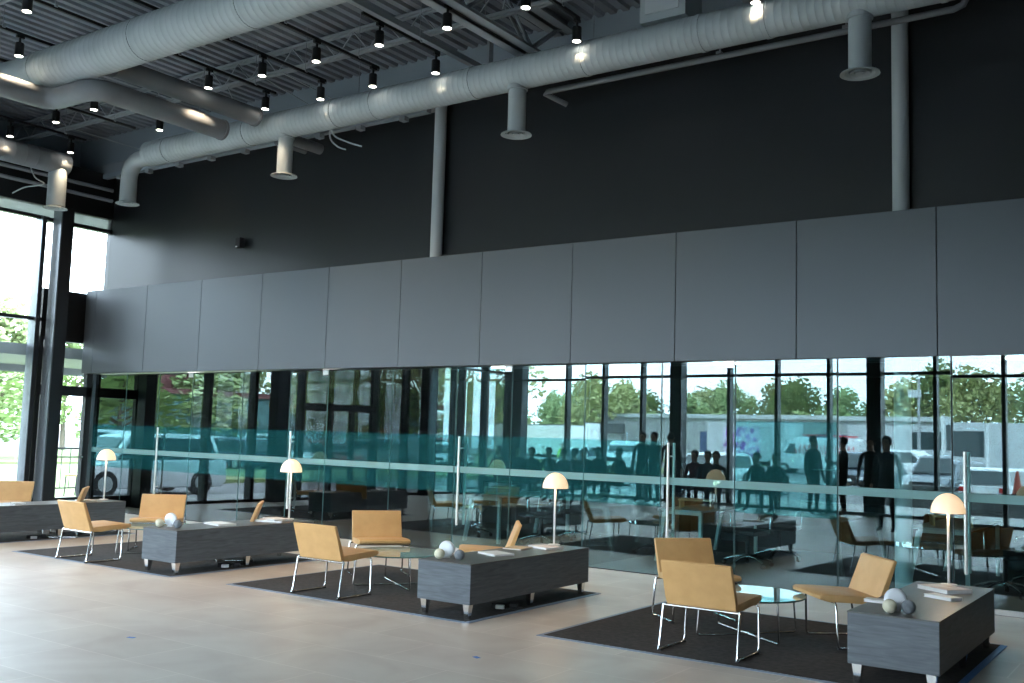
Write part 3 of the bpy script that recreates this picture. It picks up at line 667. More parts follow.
for k in range(5):
    x0 = -15.1+k*3.15
    put(desk0, desk_used, (x0, 12.05 if k else 11.5, 0), 0, 'pale A-legged meeting desk behind the glass in the '+RN[k], 'meeting desks behind the glass')
    sp = [(x0-.7, 12.7, 100), (x0+.75, 12.45, 250), (x0+.78, 13.5, 265)]
    if k == 4: sp = [(x0+.62, 12.2, 240), (x0+1.35, 12.4, 200), (x0+.85, 13.3, 265)]
    for j, (x, y, dg) in enumerate(sp):
        put(task0, task_used, (x, y, 0), R(dg-90+(k*23) % 30), 'black office chair on a star base, %s the desk, %s' % (['left of', 'near right of', 'far right of'][j], RN[k]), 'office chairs behind the glass')
    t = thing('desk_tray', 'light oak tray on the pale desk in the '+RN[k], 'tray', (x0+.02, 12.5 if k else 11.95, .681), R(5*k))
    bm = BM(); box(bm, -.22, .22, -.16, .16, .10, .12); obj('top_board', bm, M_wood, t)
    bm = BM(); 
    for s in (-1, 1): box(bm, s*.2-.01, s*.2+.01, -.15, .15, 0, .10)
    obj('side_board', bm, M_wood, t)
# black monitors on back credenzas
for k in range(5):
    x0 = -14.3+k*3.15
    t = thing('credenza', 'dark low credenza against the back wall of the '+RN[k], 'credenza', (x0, 15.1, 0))
    bm = BM(); box(bm, -1.0, 1.0, -.22, .22, 0, .70, .004); obj('body', bm, M_roomw, t)
    bm = BM(); box(bm, -1.0, 1.0, -.24, .22, .70, .72); obj('top', bm, M_black, t)
    t = thing('monitor', 'black desktop monitor on the credenza in the '+RN[k], 'monitor', (x0+.1, 15.05, .72))
    bm = BM(); box(bm, -.28, .28, -.015, .015, .12, .46, .004); obj('screen', bm, M_black, t)
    bm = BM(); box(bm, -.1, .1, -.09, .09, 0, .012); box(bm, -.02, .02, .015, .03, 0, .25); obj('stand', bm, M_black, t)
# teal glass meeting pod to the right of the fourth room
# ------------------------------------------------------------------ outdoors
ZG = -.35
M_asph = noisy('asphalt', (.12, .125, .13), (.17, .17, .175), ns=3, rough=.9)
M_conc = noisy('concrete_walk', (.30, .31, .30), (.36, .36, .35), ns=2, rough=.9)
M_grass = noisy('grass', (.12, .17, .06), (.20, .25, .10), ns=6, rough=.95)
M_trunk = noisy('bark', (.10, .085, .07), (.2, .17, .14), scale=(8, 8, 1), ns=6, rough=.9)
def leafmat(name, c1, c2):
    m = noisy(name, c1, c2, ns=.9, detail=6, rough=.8, p0=.3, p1=.7); n = m.node_tree; b = n.nodes['Principled BSDF']
    return m
L_spring = leafmat('spring_leaves', (.19, .29, .11), (.38, .48, .22))
L_mid = leafmat('mid_green_leaves', (.20, .28, .11), (.44, .50, .22))
L_olive = leafmat('olive_leaves', (.32, .34, .14), (.56, .56, .26))
bm = BM(); box(bm, -260, 90, -300, 260, ZG-.3, ZG-.02); struct('ground', bm, M_asph)
bm = BM(); box(bm, -19.6, 6, -7.0, SY-.12, ZG-.02, -.01); box(bm, -19.6, EX-.12, -7.0, 16, ZG-.02, -.01); struct('ground_walk', bm, M_conc)
bm = BM(); box(bm, -40, -29, -40, 70, ZG-.02, ZG+.12); box(bm, -120, 60, -72, -64, ZG-.02, ZG+.1); box(bm, -70, -45, -60, 90, ZG-.02, ZG+.1); box(bm, -29, -19.6, 9.5, 60, ZG-.02, ZG+.12); struct('ground_lawn', bm, M_grass)
bm = BM()
for k in range(14): box(bm, -34+k*2.8-.06, -34+k*2.8+.06, -24.5, -19.5, ZG-.02, ZG-.012)
for k in range(14): box(bm, -34+k*2.8-.06, -34+k*2.8+.06, -34.5, -29.5, ZG-.02, ZG-.012)
struct('ground_markings', bm, M_white)

TREES = {}
def make_tree_mesh(kind, m, seed, dens):
    rnd = random.Random(seed); bm = BM()
    blobs = []
    for _ in range(26):
        a = rnd.uniform(0, 2*PI); rr = rnd.uniform(0, 1)**.6; z = rnd.uniform(.30, 1.0)
        wd = .42*math.sin(min(1, (1.12-z)/.75)*PI/2); blobs.append((rr*wd*math.cos(a), rr*wd*math.sin(a), z*.92, rnd.uniform(.10, .17)))
    for _ in range(dens):
        bx, by, bz, br = rnd.choice(blobs); v = Vector((rnd.gauss(0, 1), rnd.gauss(0, 1), rnd.gauss(0, 1))).normalized()*br*rnd.uniform(.6, 1.05)
        p = Vector((bx, by, bz))+v; s = rnd.uniform(.012, .026); u = Vector((rnd.gauss(0, 1), rnd.gauss(0, 1), rnd.gauss(0, .6))).normalized(); q = u.orthogonal().normalized()
        bm.faces.new([bm.verts.new(p+u*s*a_+q*s*b_) for a_, b_ in ((-1, -.6), (1, -.6), (1, .6), (-1, .6))])
    me = bpy.data.meshes.new('crown'); bm.to_mesh(me); bm.free(); me.materials.append(m)
    bm = BM(); tube(bm, [(0, 0, 0), (.01, 0, .3), (0, .01, .8)], [.022, .016, .005], 8)
    for _ in range(7):
        a = rnd.uniform(0, 2*PI); z = rnd.uniform(.22, .6); tube(bm, [(0, 0, z), (.14*math.cos(a), .14*math.sin(a), z+.14), (.26*math.cos(a), .26*math.sin(a), z+.22)], [.009, .006, .002], 5)
    mt = bpy.data.meshes.new('trunk'); bm.to_mesh(mt); bm.free(); mt.materials.append(M_trunk)
    TREES[kind] = (me, mt)
make_tree_mesh('spring', L_spring, 1, 2600); make_tree_mesh('mid', L_mid, 2, 3000); make_tree_mesh('olive', L_olive, 3, 2200); make_tree_mesh('thin', L_olive, 4, 700)
def tree(kind, x, y, h, wd, label, group):
    t = thing('leafy_tree', label, 'tree', (x, y, ZG), random.uniform(0, 6), group); t.scale = (wd, wd, h)
    for nm, me in zip(('crown', 'trunk'), TREES[kind]):
        o = bpy.data.objects.new(nm, me); C.objects.link(o); o.parent = t
ON = ['first', 'second', 'third', 'fourth', 'fifth', 'sixth', 'seventh', 'eighth', 'ninth', 'tenth', 'eleventh', 'twelfth', 'thirteenth', 'fourteenth', 'fifteenth', 'sixteenth', 'seventeenth', 'eighteenth', 'nineteenth', 'twentieth']
ON += ['twenty-'+w for w in ON[:9]]+['thirtieth']+['thirty-'+w for w in ON[:9]]
NM = {'spring': 'bright spring-green', 'mid': 'mid-green', 'olive': 'yellow-olive', 'thin': 'sparse pale'}
# beyond the street side (seen mirrored, right half)
rt_ = random.Random(5)
k = 0
for x in range(-100, 12, 5):
    kd = ['olive', 'mid', 'spring', 'olive', 'mid'][k % 5]; h = rt_.uniform(8.2, 10) + (3.2 if x > -32 else 0) + (1.5 if x < -70 else 0); k += 1
    tree(kd, x+rt_.uniform(-1.5, 1.5), -96+rt_.uniform(-7, 7) - (8 if x < -60 else 0), h, h*.95, '%s tree, %s from the left in the tree line across the street' % (NM[kd], ON[k-1]), 'tree line across the street')
for x in range(-110, 20, 9):
    tree('mid', x, -80+rt_.uniform(-3, 3), 5.2, 9.0, 'mid-green bushy tree, %s from the left before the tree line' % ON[(x+110)//9], 'low trees across the street')
# beyond the end wall
k = 0
for y in range(-104, 85, 6):
    if y > -36: kd = ['spring', 'spring', 'mid'][k % 3]; h = rt_.uniform(9, 12)
    elif y > -58: kd = ['thin', 'olive', 'thin', 'olive'][k % 4]; h = rt_.uniform(11, 15)
    else: kd = ['olive', 'thin', 'mid'][k % 3]; h = rt_.uniform(7.5, 9.5)
    k += 1
    tree(kd, -62+rt_.uniform(-5, 5), y, h, h*.9, NM[kd]+(' tree beyond the parking lot, %s from its far corner' if y < -36 else ' tree beyond the left windows, %s of the row') % ON[k-1], 'trees beyond the parking lot' if y < -36 else 'trees beyond the left windows')
for y in range(-30, 90, 7):
    tree('spring', -50+rt_.uniform(-3, 3), y, 5.2, 8.5, 'spring-green shrub tree on the grass slope, %s of its row' % ON[(y+30)//7], 'shrub trees on the slope')

# vehicles --------------------------------------------------
M_tire = mat('tyre_rubber', (.015, .015, .016), .8); M_carglass = mat('car_glass', (.03, .045, .05), .08); M_tail = mat('red_tail_lamp', (.4, .01, .01), .3); M_head = mat('headlamp', (.7, .72, .74), .15)
def car_bm(prof, W, taper_z, taper):
    bm = BM(); prism(bm, prof, 'y', -W/2, W/2, .05)
    for v in bm.verts:
        if v.co.z > taper_z: v.co.y *= 1-taper*(v.co.z-taper_z)
    return bm
def vehicle(kind, x, y, deg, col, label, cat='car'):
    paint = mat('paint_%02d%02d%02d' % tuple(int(c*99) for c in col), col, .25, .1)
    t = thing({'suv': 'parked_suv', 'hatch': 'parked_hatchback', 'van': 'delivery_van', 'pickup': 'pickup_truck'}[kind], label, cat, (x, y, ZG), R(deg))
    if kind in ('suv', 'hatch'):
        L, W, Ht, s = (4.7, 1.86, 1.70, 1) if kind == 'suv' else (4.2, 1.76, 1.50, .9)
        b = .92*Ht/1.7
        low = [(-L/2, .35), (-L/2+.02, b), (-L/2+.15, b+.06), (L/2-1.15, b+.05), (L/2-.25, b-.12), (L/2, b-.3), (L/2, .3), (L/2-.3, .22), (-L/2+.2, .22)]
        up = [(-L/2+.12, b), (-L/2+.38, Ht-.06), (-L/2+.9, Ht), (.35, Ht-.01), (.75, Ht-.09), (1.35, b+.05)]
        gl = [(-L/2+.30, b+.07), (-L/2+.50, Ht-.12), (.35, Ht-.11), (.65, Ht-.16), (1.12, b+.07)]
        wx = (-L/2+.85, L/2-.9); wr = .35
    elif kind == 'van':
        L, W, Ht = 5.9, 2.05, 2.45; b = 1.2
        low = [(-L/2, .4), (-L/2+.02, Ht-.12), (-L/2+.2, Ht), (L/2-1.9, Ht), (L/2-1.25, Ht-.25), (L/2-.75, 1.3), (L/2-.1, 1.05), (L/2, .85), (L/2, .35), (-L/2+.1, .3)]
        up = None; gl = [(L/2-1.75, 1.35), (L/2-1.72, 2.0), (L/2-1.35, 2.0), (L/2-.98, 1.35)]; wx = (-L/2+1.1, L/2-.95); wr = .36
    else:
        L, W, Ht = 5.6, 2.0, 1.85; b = 1.15
        low = [(-L/2, .45), (-L/2, b), (L/2-1.5, b+.03), (L/2-.15, b-.05), (L/2, .95), (L/2, .4), (-L/2+.1, .38)]
        up = [(-.9, b), (-.75, Ht), (.55, Ht-.01), (1.25, b+.02)]; gl = [(-.72, b+.08), (-.62, Ht-.1), (.45, Ht-.1), (1.0, b+.08)]; wx = (-L/2+1.1, L/2-1.0); wr = .40
    obj('body', car_bm(low, W, b, .05 if up is None else 0), paint, t, 35)
    if up:
        obj('cabin', car_bm(up, W-.1, b, .22), paint, t, 35)
        bm = BM(); zz = Ht-.1
        for sx, (xa, za, xb, zb) in ((1, (up[-1][0]-.03, b+.1, up[-2][0]+.03, Ht-.12)), (-1, (up[0][0]-.0, b+.1, up[1][0]-.0, Ht-.12))):
            d = .045*sx; wa, wb = (W-.1)/2*(1-.22*.1)-.12, (W-.1)/2*(1-.22*(Ht-.12-b))-.12
            q = [bm.verts.new(p) for p in ((xa+d, -wa, za), (xa+d, wa, za), (xb+d, wb, zb), (xb+d, -wb, zb))]; bm.faces.new(q)
            q2 = [bm.verts.new((v.co.x-d*.8, v.co.y, v.co.z)) for v in q]; bm.faces.new(q2[::-1])
            for k in range(4): bm.faces.new((q[k], q2[k], q2[(k+1) % 4], q[(k+1) % 4]))
        obj('windscreen', bm, M_carglass, t)
    bm = BM(); prism(bm, gl, 'y', -W/2+.005, W/2-.005)
    for v in bm.verts:
        if up and v.co.z > b: v.co.y = math.copysign(((W-.1)/2)*(1-.22*(v.co.z-b))+.006, v.co.y)
        elif not up: v.co.y = math.copysign(W/2*(1-.05*max(0, v.co.z-b))+.006, v.co.y)
    obj('side_window', bm, M_carglass, t)
    if kind == 'van':
        bm = BM(); box(bm, L/2-1.18, L/2-1.1, -.8, .8, 1.45, 2.05); bmesh.ops.rotate(bm, verts=bm.verts, cent=(L/2-1.1, 0, 1.45), matrix=Matrix.Rotation(R(-32), 3, 'Y')); obj('windscreen', bm, M_carglass, t)
        for s in (-1, 1):
            bm = BM(); y0, y1 = sorted((s*(W/2-.035), s*(W/2+.006))); xx = -L/2+.3; rr = random.Random(3)
            while xx < 1.2:
                ww = rr.uniform(.08, .2); box(bm, xx, xx+ww*.4, y0, y1, 1.35, 1.62); box(bm, xx, xx+ww, y0, y1, 1.56, 1.62); xx += ww+.1
            xx = -L/2+.3
            while xx < .9:
                ww = rr.uniform(.08, .2); box(bm, xx, xx+ww*.4, y0, y1, 1.72, 1.95); box(bm, xx, xx+ww, y0, y1, 1.72, 1.77); xx += ww+.12
            obj('red_lettering', bm, mat('red_vinyl', (.6, .03, .04), .4), t)
        bm = BM()
        for xx in (-2.2, -1.0, .4): tube(bm, [(xx, -.85, Ht+.1), (xx, .85, Ht+.1)], .03, 6)
        for s in (-.6, .6): tube(bm, [(-2.5, s, Ht+.16), (.9, s, Ht+.16)], .035, 6)
        for xx in (-2.2, .4):
            for s in (-.8, .8): tube(bm, [(xx, s, Ht-.1), (xx, s, Ht+.1)], .025, 6)
        obj('roof_rack', bm, MATS['red_vinyl'], t)
    for wx_ in wx:
        for s in (-1, 1):
            bm = BM(); tube(bm, [(wx_, s*(W/2-.2), wr), (wx_, s*(W/2+.01), wr)], wr, 20); wh = obj('wheel', bm, M_tire, t, 40)
            bm = BM(); tube(bm, [(wx_, s*(W/2+.0), wr), (wx_, s*(W/2+.02), wr)], wr*.6, 14); obj('hub_cap', bm, M_alu, wh, 40)
    bm = BM()
    for s in (-1, 1): box(bm, -L/2-.03, -L/2+.1, s*(W/2-.2)-.17, s*(W/2-.2)+.17, b-.18, b-.02)
    obj('tail_lamp', bm, M_tail, t)
    bm = BM()
    for s in (-1, 1): box(bm, L/2-.2, L/2+.015, s*(W/2-.25)-.2, s*(W/2-.25)+.2, b-.42 if kind != 'van' else .85, b-.28 if kind != 'van' else 1.0)
    obj('head_lamp', bm, M_head, t)
    bm = BM(); box(bm, L/2-.1, L/2+.02, -W/2+.45, W/2-.45, b-.46, b-.24); box(bm, L/2-.1, L/2+.03, -W/2+.1, W/2-.1, .3, .42); box(bm, -L/2-.03, -L/2+.1, -W/2+.1, W/2-.1, .32, .48); obj('grille', bm, M_black, t)
    bm = BM(); box(bm, -L/2-.035, -L/2, -.26, .26, .58, .70); box(bm, L/2, L/2+.035, -.26, .26, .42, .54); obj('number_plate', bm, M_white, t)
    return t
WHT = (.72, .75, .76); GRY = (.20, .23, .26); DKB = (.05, .07, .10); SIL = (.45, .48, .5)
MIR = ', mirrored '
vehicle('suv', -24.95, 5.0, 91, WHT, 'large white station wagon close outside the end windows'+MIR+'at far left')
vehicle('hatch', -7.8, -19.9, -85, WHT, 'white hatchback showing its red tail lamps'+MIR+'at far right')
vehicle('suv', -10.0, -21.0, 97, GRY, 'grey sport utility car facing the glass'+MIR+'right of the steel column reflection')
vehicle('suv', -14.5, -25.5, 95, DKB, 'dark blue sport utility car'+MIR+'behind the standing people')
vehicle('pickup', -14.4, -31.5, 5, WHT, 'white pickup truck parked sideways'+MIR+'right of the red-lettered van', 'truck')
vehicle('van', -24.2, -45.5, 176, WHT, 'white van with red lettering and a red roof rack'+MIR+'right of centre', 'van')
vehicle('pickup', -30.4, -30.8, 75, WHT, 'white pickup truck facing the building'+MIR+'above the seated crowd', 'truck')
vehicle('hatch', -33.4, -30.6, 80, SIL, 'silver hatchback beside the white pickup'+MIR+'above the seated crowd')
vehicle('hatch', -18.5, -17.8, 100, WHT, 'white hatchback'+MIR+'right of the thickest dark upright')
lot = [(-36, 3), (-36, .2), (-36, -2.6), (-36, -8.4), (-36, -11.2), (-36, -14), (-36, -19.8), (-36, -22.6), (-43, -6), (-43, -12), (-43, -18), (-43, -24), (-43, -30), (-50, -3), (-50, -16), (-50, -28)]
rl = random.Random(9)
for k, (x, y) in enumerate(lot):
    c = [WHT, GRY, SIL, DKB, WHT, (.35, .04, .04), SIL][k % 7]; nm = {WHT: 'white', GRY: 'grey', SIL: 'silver', DKB: 'dark blue', (.35, .04, .04): 'dark red'}[c]
    kd = ['suv', 'hatch'][k % 2]
    row = ['front', 'middle', 'back'][0 if x > -40 else (1 if x > -47 else 2)]
    vehicle(kd, x-2, y, rl.choice((0, 180))+rl.uniform(-2, 2), c, '%s %s, %s car of the mirrored parking lot, %s row' % (nm, 'sport utility car' if kd == 'suv' else 'hatchback', ON[k], row) )
# box truck, trailers, buildings
def slab(name, label, cat, loc, rz, dims, m, parts=()):
    t = thing(name, label, cat, loc, rz); l, wd, h = dims
    bm = BM(); box(bm, -l/2, l/2, -wd/2, wd/2, .0 if cat == 'building' else .7, h, .03); obj('body', bm, m, t)
    for nm, b_, mm in parts:
        bm = BM()
        for q in b_: box(bm, *q)
        obj(nm, bm, mm, t)
    if cat != 'building':
        for xx in (-l/2+1, l/2-1):
            for s in (-1, 1):
                bm = BM(); tube(bm, [(xx, s*(wd/2-.3), .45), (xx, s*(wd/2), .45)], .45, 18); obj('wheel', bm, M_tire, t, 40)
        bm = BM(); box(bm, -l/2+.3, l/2-.3, -wd/2+.3, wd/2-.3, .45, .7); obj('chassis', bm, M_black, t)
    return t
M_wt = noisy('off_white_cladding', (.50, .52, .53), (.56, .58, .58), ns=1, rough=.6); M_gb = noisy('light_grey_cladding', (.34, .35, .36), (.39, .40, .40), ns=.4, rough=.7)
M_roof = mat('dark_grey_roof', (.12, .125, .13), .8); M_pur = noisy('purple_mural', (.35, .10, .45), (.75, .70, .78), ns=2.5, detail=2, rough=.6, p0=.45, p1=.52)
slab('box_truck', 'white box truck with a purple mural'+MIR+'left of the red-lettered van', 'truck', (-29.6, -47.5, ZG), R(10), (6.5, 2.4, 3.4), M_wt, [('mural', [(-1.8, 1.2, 1.19, 1.215, 1.0, 3.1)], M_pur), ('cab', [(3.3, 4.8, -1.1, 1.1, .6, 2.3)], M_wt)])
slab('site_trailer', 'large off-white trailer with dark window'+MIR+'at far right', 'trailer', (-11.0, -43.8, ZG), R(-3), (9, 2.6, 3.9), M_wt, [('window', [(-4.3, -2.3, 1.295, 1.31, 1.9, 3.4), (1.6, 2.6, 1.295, 1.31, 1.9, 2.9)], M_carglass), ('corner_post', [(-4.56, -4.4, 1.2, 1.33, .7, 3.95), (-2.2, -2.05, 1.28, 1.33, .7, 3.9)], M_white)])
slab('site_trailer', 'long white trailer with dark upper windows'+MIR+'left of the large off-white trailer', 'trailer', (-20.0, -52, ZG), R(0), (8, 2.6, 3.5), M_wt, [('window', [(.5, 3.6, 1.295, 1.31, 1.9, 3.1)], M_carglass), ('red_door', [(-2.6, -2.2, 1.295, 1.31, .8, 2.4)], MATS['red_vinyl'])])
slab('warehouse', 'long low light grey warehouse'+MIR+'behind the van and trailers', 'building', (-39, -76, ZG), R(2), (36, 12, 4.3), M_gb, [('roof', [(-18.3, 18.3, -6.3, 6.3, 4.3, 4.7)], M_wt), ('loading_door', [(-6, -3, 5.98, 6.03, 0, 3), (6, 9, 5.98, 6.03, 0, 3)], mat('blue_door', (.07, .10, .2), .6))])
slab('low_building', 'low building with a dark grey roof'+MIR+'behind the crowd', 'building', (-66, -70, ZG), R(12), (22, 10, 2.6), M_wt, [('roof', [(-11.4, 11.4, -5.4, 5.4, 2.6, 3.6)], M_roof)])
slab('white_long_trailer', 'long white trailer with a rounded top'+MIR+'left of the white pickup', 'trailer', (-55, -56, ZG), R(20), (15, 3, 3.3), mat('bright_white_paint', (.8, .82, .82), .4))
slab('restaurant_building', 'low roadside building with a teal front and orange sign'+MIR+'at far left', 'building', (-54, -24, ZG), R(90), (22, 8, 3.8), mat('teal_cladding', (.12, .26, .27), .6), [('sign', [(-7, -6, -4.06, -4.0, 1.5, 3.8), (-3, 4, -4.06, -4.0, 3.3, 3.6)], mat('orange_sign', (.75, .40, .08), .5)), ('roof', [(-13.3, 13.3, -4.3, 4.3, 3.8, 4.1)], mat('maroon_roof', (.16, .06, .06), .7)), ('roof_tower', [(8, 10.5, -2, 2, 4.1, 6)], MATS['maroon_roof'])])
# light pole, traffic cone
t = thing('street_light', 'tall grey street light'+MIR+'at right of centre', 'street light', (-14.4, -33.5, ZG))
bm = BM(); tube(bm, [(0, 0, 0), (0, 0, 5.6)], [.10, .06], 12); obj('pole', bm, M_gb, t); bm = BM(); box(bm, -.5, .1, -.14, .14, 4.6, 5.0); obj('lamp_head', bm, M_wt, t); bm = BM(); lathe(bm, [(.2, 0), (.2, .3), (.1, .34)], seg=12); obj('base', bm, M_conc, t)
t = thing('traffic_cone', 'dark orange traffic cone on a low wall'+MIR+'at far right', 'traffic cone', (-5.6, -11.0, ZG+.8))
bm = BM(); lathe(bm, [(.15, .02), (.03, .7), (.001, .71)], seg=16); obj('cone', bm, mat('cone_rubber', (.35, .06, .03), .6), t); bm = BM(); box(bm, -.2, .2, -.2, .2, 0, .03); obj('base', bm, M_black, t)
bm = BM(); box(bm, -9.5, 2, -11.3, -10.8, ZG-.02, ZG+.8); struct('ground_kerb_wall', bm, noisy('dark_kerb', (.06, .06, .06), (.09, .09, .085), ns=2, rough=.8))
# patio chairs outside the glass side door
for k, (x, y, dg) in enumerate(((-20.0, 11.6, 250), (-20.2, 12.8, 120))):
    t = thing('patio_chair', 'tan patio chair outside the glass side door, ' + ('nearer the door' if k == 0 else 'farther from the door'), 'chair', (x, y, 0), R(dg))
    bm = BM(); prism(bm, [(-.25, .42), (.25, .44), (.25, .47), (-.25, .46)], 'x', -.25, .25); obj('seat', bm, mat('tan_slats', (.55, .38, .18), .5), t)
    bm = BM(); prism(bm, [(-.25, .45), (-.33, .90), (-.30, .90), (-.21, .46)], 'x', -.25, .25); obj('backrest', bm, MATS['tan_slats'], t)
    for sx in (-1, 1):
        for sy in (-1, 1): bm = BM(); tube(bm, [(sx*.23, sy*.22, 0), (sx*.23, sy*.2, .43)], .013, 6); obj('leg', bm, M_black, t)
t = thing('patio_railing', 'thin black railing outside the glass side door', 'railing', (-21.2, 13.9, 0), R(90))
bm = BM(); box(bm, -1.2, 1.2, -.02, .02, .98, 1.02); box(bm, -1.2, 1.2, -.02, .02, .1, .13); obj('rails', bm, M_black, t)
for k in range(12):
    bm = BM(); xx = -1.17+k*.213; tube(bm, [(xx, 0, 0 if k % 6 == 0 else .12), (xx, 0, 1.0)], .009, 5, False); obj('baluster', bm, M_black, t)

# ------------------------------------------------------------------ people (all behind the camera, mirrored in the glass)
M_skin = mat('skin', (.45, .27, .19), .5); M_hair = mat('dark_hair', (.02, .015, .012), .7)
def figure(x, y, deg, pose, shirt, trousers, label, hair=M_hair, hold=False):
    """pose 'stand' or 'sit'; one continuous skinned body, clothing by material"""
    J = {}; E_ = []
    def j(n, p, r, par=None):
        J[n] = (Vector(p), r); 
        if par: E_.append((par, n))
    s = pose == 'sit'; hz = .50 if s else .92; k = .0
    j('pelvis', (0, 0, hz), (.155, .125)); j('waist', (0, .0, hz+.16), (.14, .11), 'pelvis'); j('chest', (0, .0, hz+.36), (.165, .125), 'waist'); j('collar', (0, -.01, hz+.50), (.11, .085), 'chest')
    j('neck', (0, 0, hz+.57), (.055, .055), 'collar'); j('jaw', (0, .02, hz+.65), (.07, .08), 'neck'); j('head', (0, .01, hz+.74), (.085, .098), 'jaw'); j('crown', (0, 0, hz+.81), (.06, .07), 'head')
    for q, sd in (('l', -1), ('r', 1)):
        j('sh'+q, (sd*.19, -.01, hz+.47), (.06, .06), 'collar')
        if hold: j('el'+q, (sd*.24, .05, hz+.22), (.045, .045), 'sh'+q); j('wr'+q, (sd*.13, .27, hz+.26), (.03, .03), 'el'+q); j('hd'+q, (sd*.08, .34, hz+.29), (.026, .036), 'wr'+q)
        elif s: j('el'+q, (sd*.25, .05, hz+.2), (.045, .045), 'sh'+q); j('wr'+q, (sd*.14, .28, hz+.12), (.03, .03), 'el'+q); j('hd'+q, (sd*.10, .36, hz+.12), (.036, .022), 'wr'+q)
        else: j('el'+q, (sd*.25, -.02, hz+.19), (.045, .045), 'sh'+q); j('wr'+q, (sd*.27, .05, hz-.05), (.03, .03), 'el'+q); j('hd'+q, (sd*.27, .08, hz-.14), (.02, .036), 'wr'+q)
        j('hip'+q, (sd*.09, 0, hz-.06), (.085, .09), 'pelvis')
        if s: j('kn'+q, (sd*.13, .42, .48), (.06, .06), 'hip'+q); j('an'+q, (sd*.13, .44, .09), (.04, .04), 'kn'+q); j('to'+q, (sd*.14, .62, .035), (.04, .03), 'an'+q)
        else: j('kn'+q, (sd*.11, .02, .49), (.06, .06), 'hip'+q); j('an'+q, (sd*.12, -.02, .09), (.04, .04), 'kn'+q); j('to'+q, (sd*.14, .15, .035), (.04, .03), 'an'+q)
        # fingers and thumb
        hp, wp = J['hd'+q][0], J['wr'+q][0]; d = (hp-wp).normalized(); side = Vector((1, 0, 0)) if abs(d.x) < .8 else Vector((0, 1, 0))
        if not hold and not s: side = Vector((0, 1, 0))
        for f in range(4):
            b = hp+d*.03+side*(f-1.5)*.018; j('f%d%s' % (f, q), b+d*(.05-.008*abs(f-1.5)), (.009, .009), 'hd'+q)
        j('th'+q, hp+side*.045*(-sd if not side.y else 1)+d*.012, (.010, .010), 'wr'+q)
    names = list(J); idx = {n: i for i, n in enumerate(names)}
    me = bpy.data.meshes.new('body'); me.from_pydata([J[n][0] for n in names], [(idx[a], idx[b]) for a, b in E_], []); me.update()
    o = bpy.data.objects.new('body', me); C.objects.link(o)
    sk = o.modifiers.new('s', 'SKIN'); sk.use_smooth_shade = True
    for i, n in enumerate(names): me.skin_vertices[0].data[i].radius = J[n][1]; me.skin_vertices[0].data[i].use_root = (n == 'pelvis')
    ss = o.modifiers.new('u', 'SUBSURF'); ss.levels = 1; ss.render_levels = 1
    dg_ = bpy.context.evaluated_depsgraph_get(); m2 = bpy.data.meshes.new_from_object(o.evaluated_get(dg_)); bpy.data.objects.remove(o)
    for q in (shirt, trousers, M_skin, M_black): m2.materials.append(q) if q not in list(m2.materials) else m2.materials.append(q)
    hands = [J['wrl'][0], J['wrr'][0]]
    for p in m2.polygons:
        c = p.center; p.use_smooth = True
        if c.z > hz+.545 and abs(c.x) < .13: i = 2
        elif min((c-h).length for h in hands) < .03 or any((c-J['hd'+q][0]).length < .10 and (c-J['el'+q][0]).length > (J['wr'+q][0]-J['el'+q][0]).length*.97 for q in 'lr'): i = 2
        elif c.z < .085: i = 3
        elif c.z < hz+.02 and (not s or c.y < .5) and (c-J['wrl'][0]).length > .12 and (c-J['wrr'][0]).length > .12: i = 1
        else: i = 0
        p.material_index = i
    t = thing('person', label, 'person', (x, y, 0), R(deg-90))
    b = bpy.data.objects.new('body', m2); C.objects.link(b); b.parent = t
    # face
    bm = BM(); hzc = hz+.72
    tube(bm, [(0, .105, hzc+.02), (0, .13, hzc-.02), (0, .11, hzc-.03)], [.008, .014, .006], 8); 
    for sd in (-1, 1): tube(bm, [(sd*.083, .0, hzc-.02), (sd*.095, -.01, hzc+.0), (sd*.083, -.01, hzc+.03)], [.008, .014, .008], 6)
    obj('nose_and_ears', bm, M_skin, t, 60)
    bm = BM()
    for sd in (-1, 1): lathe(bm, [(.001, -.008), (.007, 0), (.001, .008)], sd*.033, .105, 8)
    bmesh.ops.translate(bm, verts=bm.verts, vec=(0, 0, hzc+.02)); box(bm, -.02, .02, .105, .115, hzc-.058, hzc-.05); obj('eyes_and_mouth', bm, M_black, t)
    bm = BM(); bmesh.ops.create_icosphere(bm, subdivisions=3, radius=1)
    for v in bm.verts:
        if v.co.y > .35 and v.co.z < .35: v.co.y = .35
        n_ = 1+.05*noise.noise(v.co*3); v.co = Vector((v.co.x*.093*n_, v.co.y*.105*n_-.008, v.co.z*.10*n_+hz+.765))
    obj('hair', bm, hair, t, 80)
    if hold:
        tb = thing('tablet', 'thin black tablet held up by a person standing at the high table', 'tablet', (x, y, 0), R(deg-90))
        bm = BM(); box(bm, -.12, .12, .36, .37, hz+.24, hz+.42); obj('screen', bm, M_black, tb)
    return t
cl = [mat('navy_shirt', (.03, .04, .07), .8), mat('black_jacket', (.012, .012, .014), .8), mat('charcoal_coat', (.03, .032, .035), .8), mat('white_shirt', (.45, .45, .45), .8), mat('maroon_top', (.10, .02, .03), .8)]
tr_ = [mat('dark_trousers', (.015, .016, .02), .8), mat('denim', (.04, .06, .10), .8)]
CR = 'in the mirrored crowd'
figure(-8.0, -1.35, 20, 'stand', cl[1], tr_[0], 'person in a dark suit jacket standing beside a white-topped high table'); 
figure(-7.35, -1.45, 170, 'stand', cl[1], tr_[0], 'person in black standing with raised hands at the white-topped high table', hold=True)
figure(-5.35, 2.0, 95, 'stand', cl[2], tr_[0], 'broad person in a charcoal coat standing before a square black column')
figure(-6.75, -1.5, 80, 'stand', cl[1], tr_[0], 'person in black standing just behind the person in the charcoal coat')
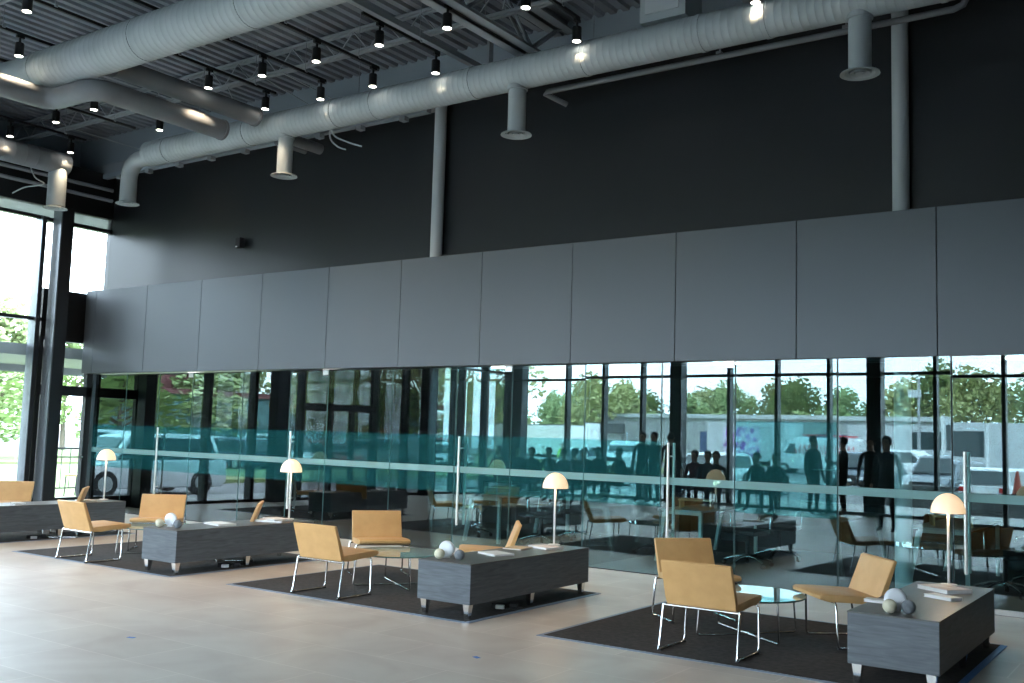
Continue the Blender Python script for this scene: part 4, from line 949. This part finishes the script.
figure(-12.5, -1.4, 80, 'stand', cl[1], tr_[0], 'person in a black jacket standing at the right end of the seated crowd')
figure(-12.05, -1.2, 100, 'stand', cl[2], tr_[0], 'person in a charcoal coat standing right of the one in black at the crowd end')
figure(-11.75, -1.55, 250, 'stand', cl[1], tr_[0], 'person in a black jacket standing beside the thick dark upright, back to the glass')
seatpos = [(-16.3, -1.2), (-15.9, .2), (-15.2, -1.1), (-14.9, .1), (-14.5, -1.3), (-14.1, -.2), (-13.7, -1.2), (-13.3, .1), (-12.95, -1.0), (-11.05, -1.5), (-10.45, -1.0), (-9.9, -.3), (-9.35, -1.3), (-8.75, -1.0)]
SHN = ['navy shirt', 'black jacket', 'charcoal coat', 'black jacket', 'maroon top']
OR2 = ['first', 'second', 'third', 'fourth', 'fifth', 'sixth', 'seventh', 'eighth', 'ninth', 'tenth', 'eleventh', 'twelfth', 'thirteenth', 'fourteenth']
bm = BM()
def make_stack():
    t = thing('banquet_chair', 'x', 'chair')
    bm = BM(); box(bm, -.22, .22, -.2, .22, .40, .44, .01); obj('seat', bm, M_black, t)
    bm = BM(); prism(bm, [(-.22, .52), (-.27, .84), (-.25, .84), (-.195, .52)], 'x', -.2, .2); obj('backrest', bm, M_black, t)
    for sx in (-1, 1):
        for sy in (-1, 1):
            bm = BM(); tube(bm, [(sx*.21, sy*.22, 0), (sx*.2, sy*.2, .40)] + ([(sx*.2, -.25, .84)] if sy < 0 else []), .011, 6); obj('leg', bm, M_chrome, t)
    return t
bm.free()
st0 = make_stack(); st_used = [False]
for k, (x, y) in enumerate(seatpos):
    dg = 90+((k*37) % 50-25)
    figure(x, y, dg, 'sit', cl[[0, 1, 2, 1, 4][k % 5]], tr_[k % 2], 'person in a %s seated %s from the left %s' % (SHN[k % 5], OR2[k], CR))
    put(st0, st_used, (x, y, 0), R(dg-90), 'black banquet chair under the %s person from the left %s' % (OR2[k], CR), 'chairs of the seated crowd')
t = thing('high_table', 'white-topped high table between two standing people mirrored in the glass', 'table', (-7.68, -1.35, 0))
bm = BM(); lathe(bm, [(.001, 1.0), (.3, 1.0), (.3, 1.025), (.001, 1.025)], seg=28); obj('top', bm, M_white, t); bm = BM(); tube(bm, [(0, 0, .01), (0, 0, 1.0)], .03, 10); obj('stem', bm, M_black, t); bm = BM(); lathe(bm, [(.001, 0), (.24, 0), (.24, .015), (.001, .03)], seg=24); obj('base', bm, M_black, t)
figure(-35.2, -31.1, 60, 'stand', mat('hi_vis_vest', (.45, .75, .08), .7), tr_[1], 'person in a bright yellow-green safety vest standing in the lot, mirrored in the glass')
M_bag = None
for o in list(bpy.data.objects):
    if o.name.startswith('person') and o.get('label', '').find('safety vest') >= 0: o.location.z = ZG
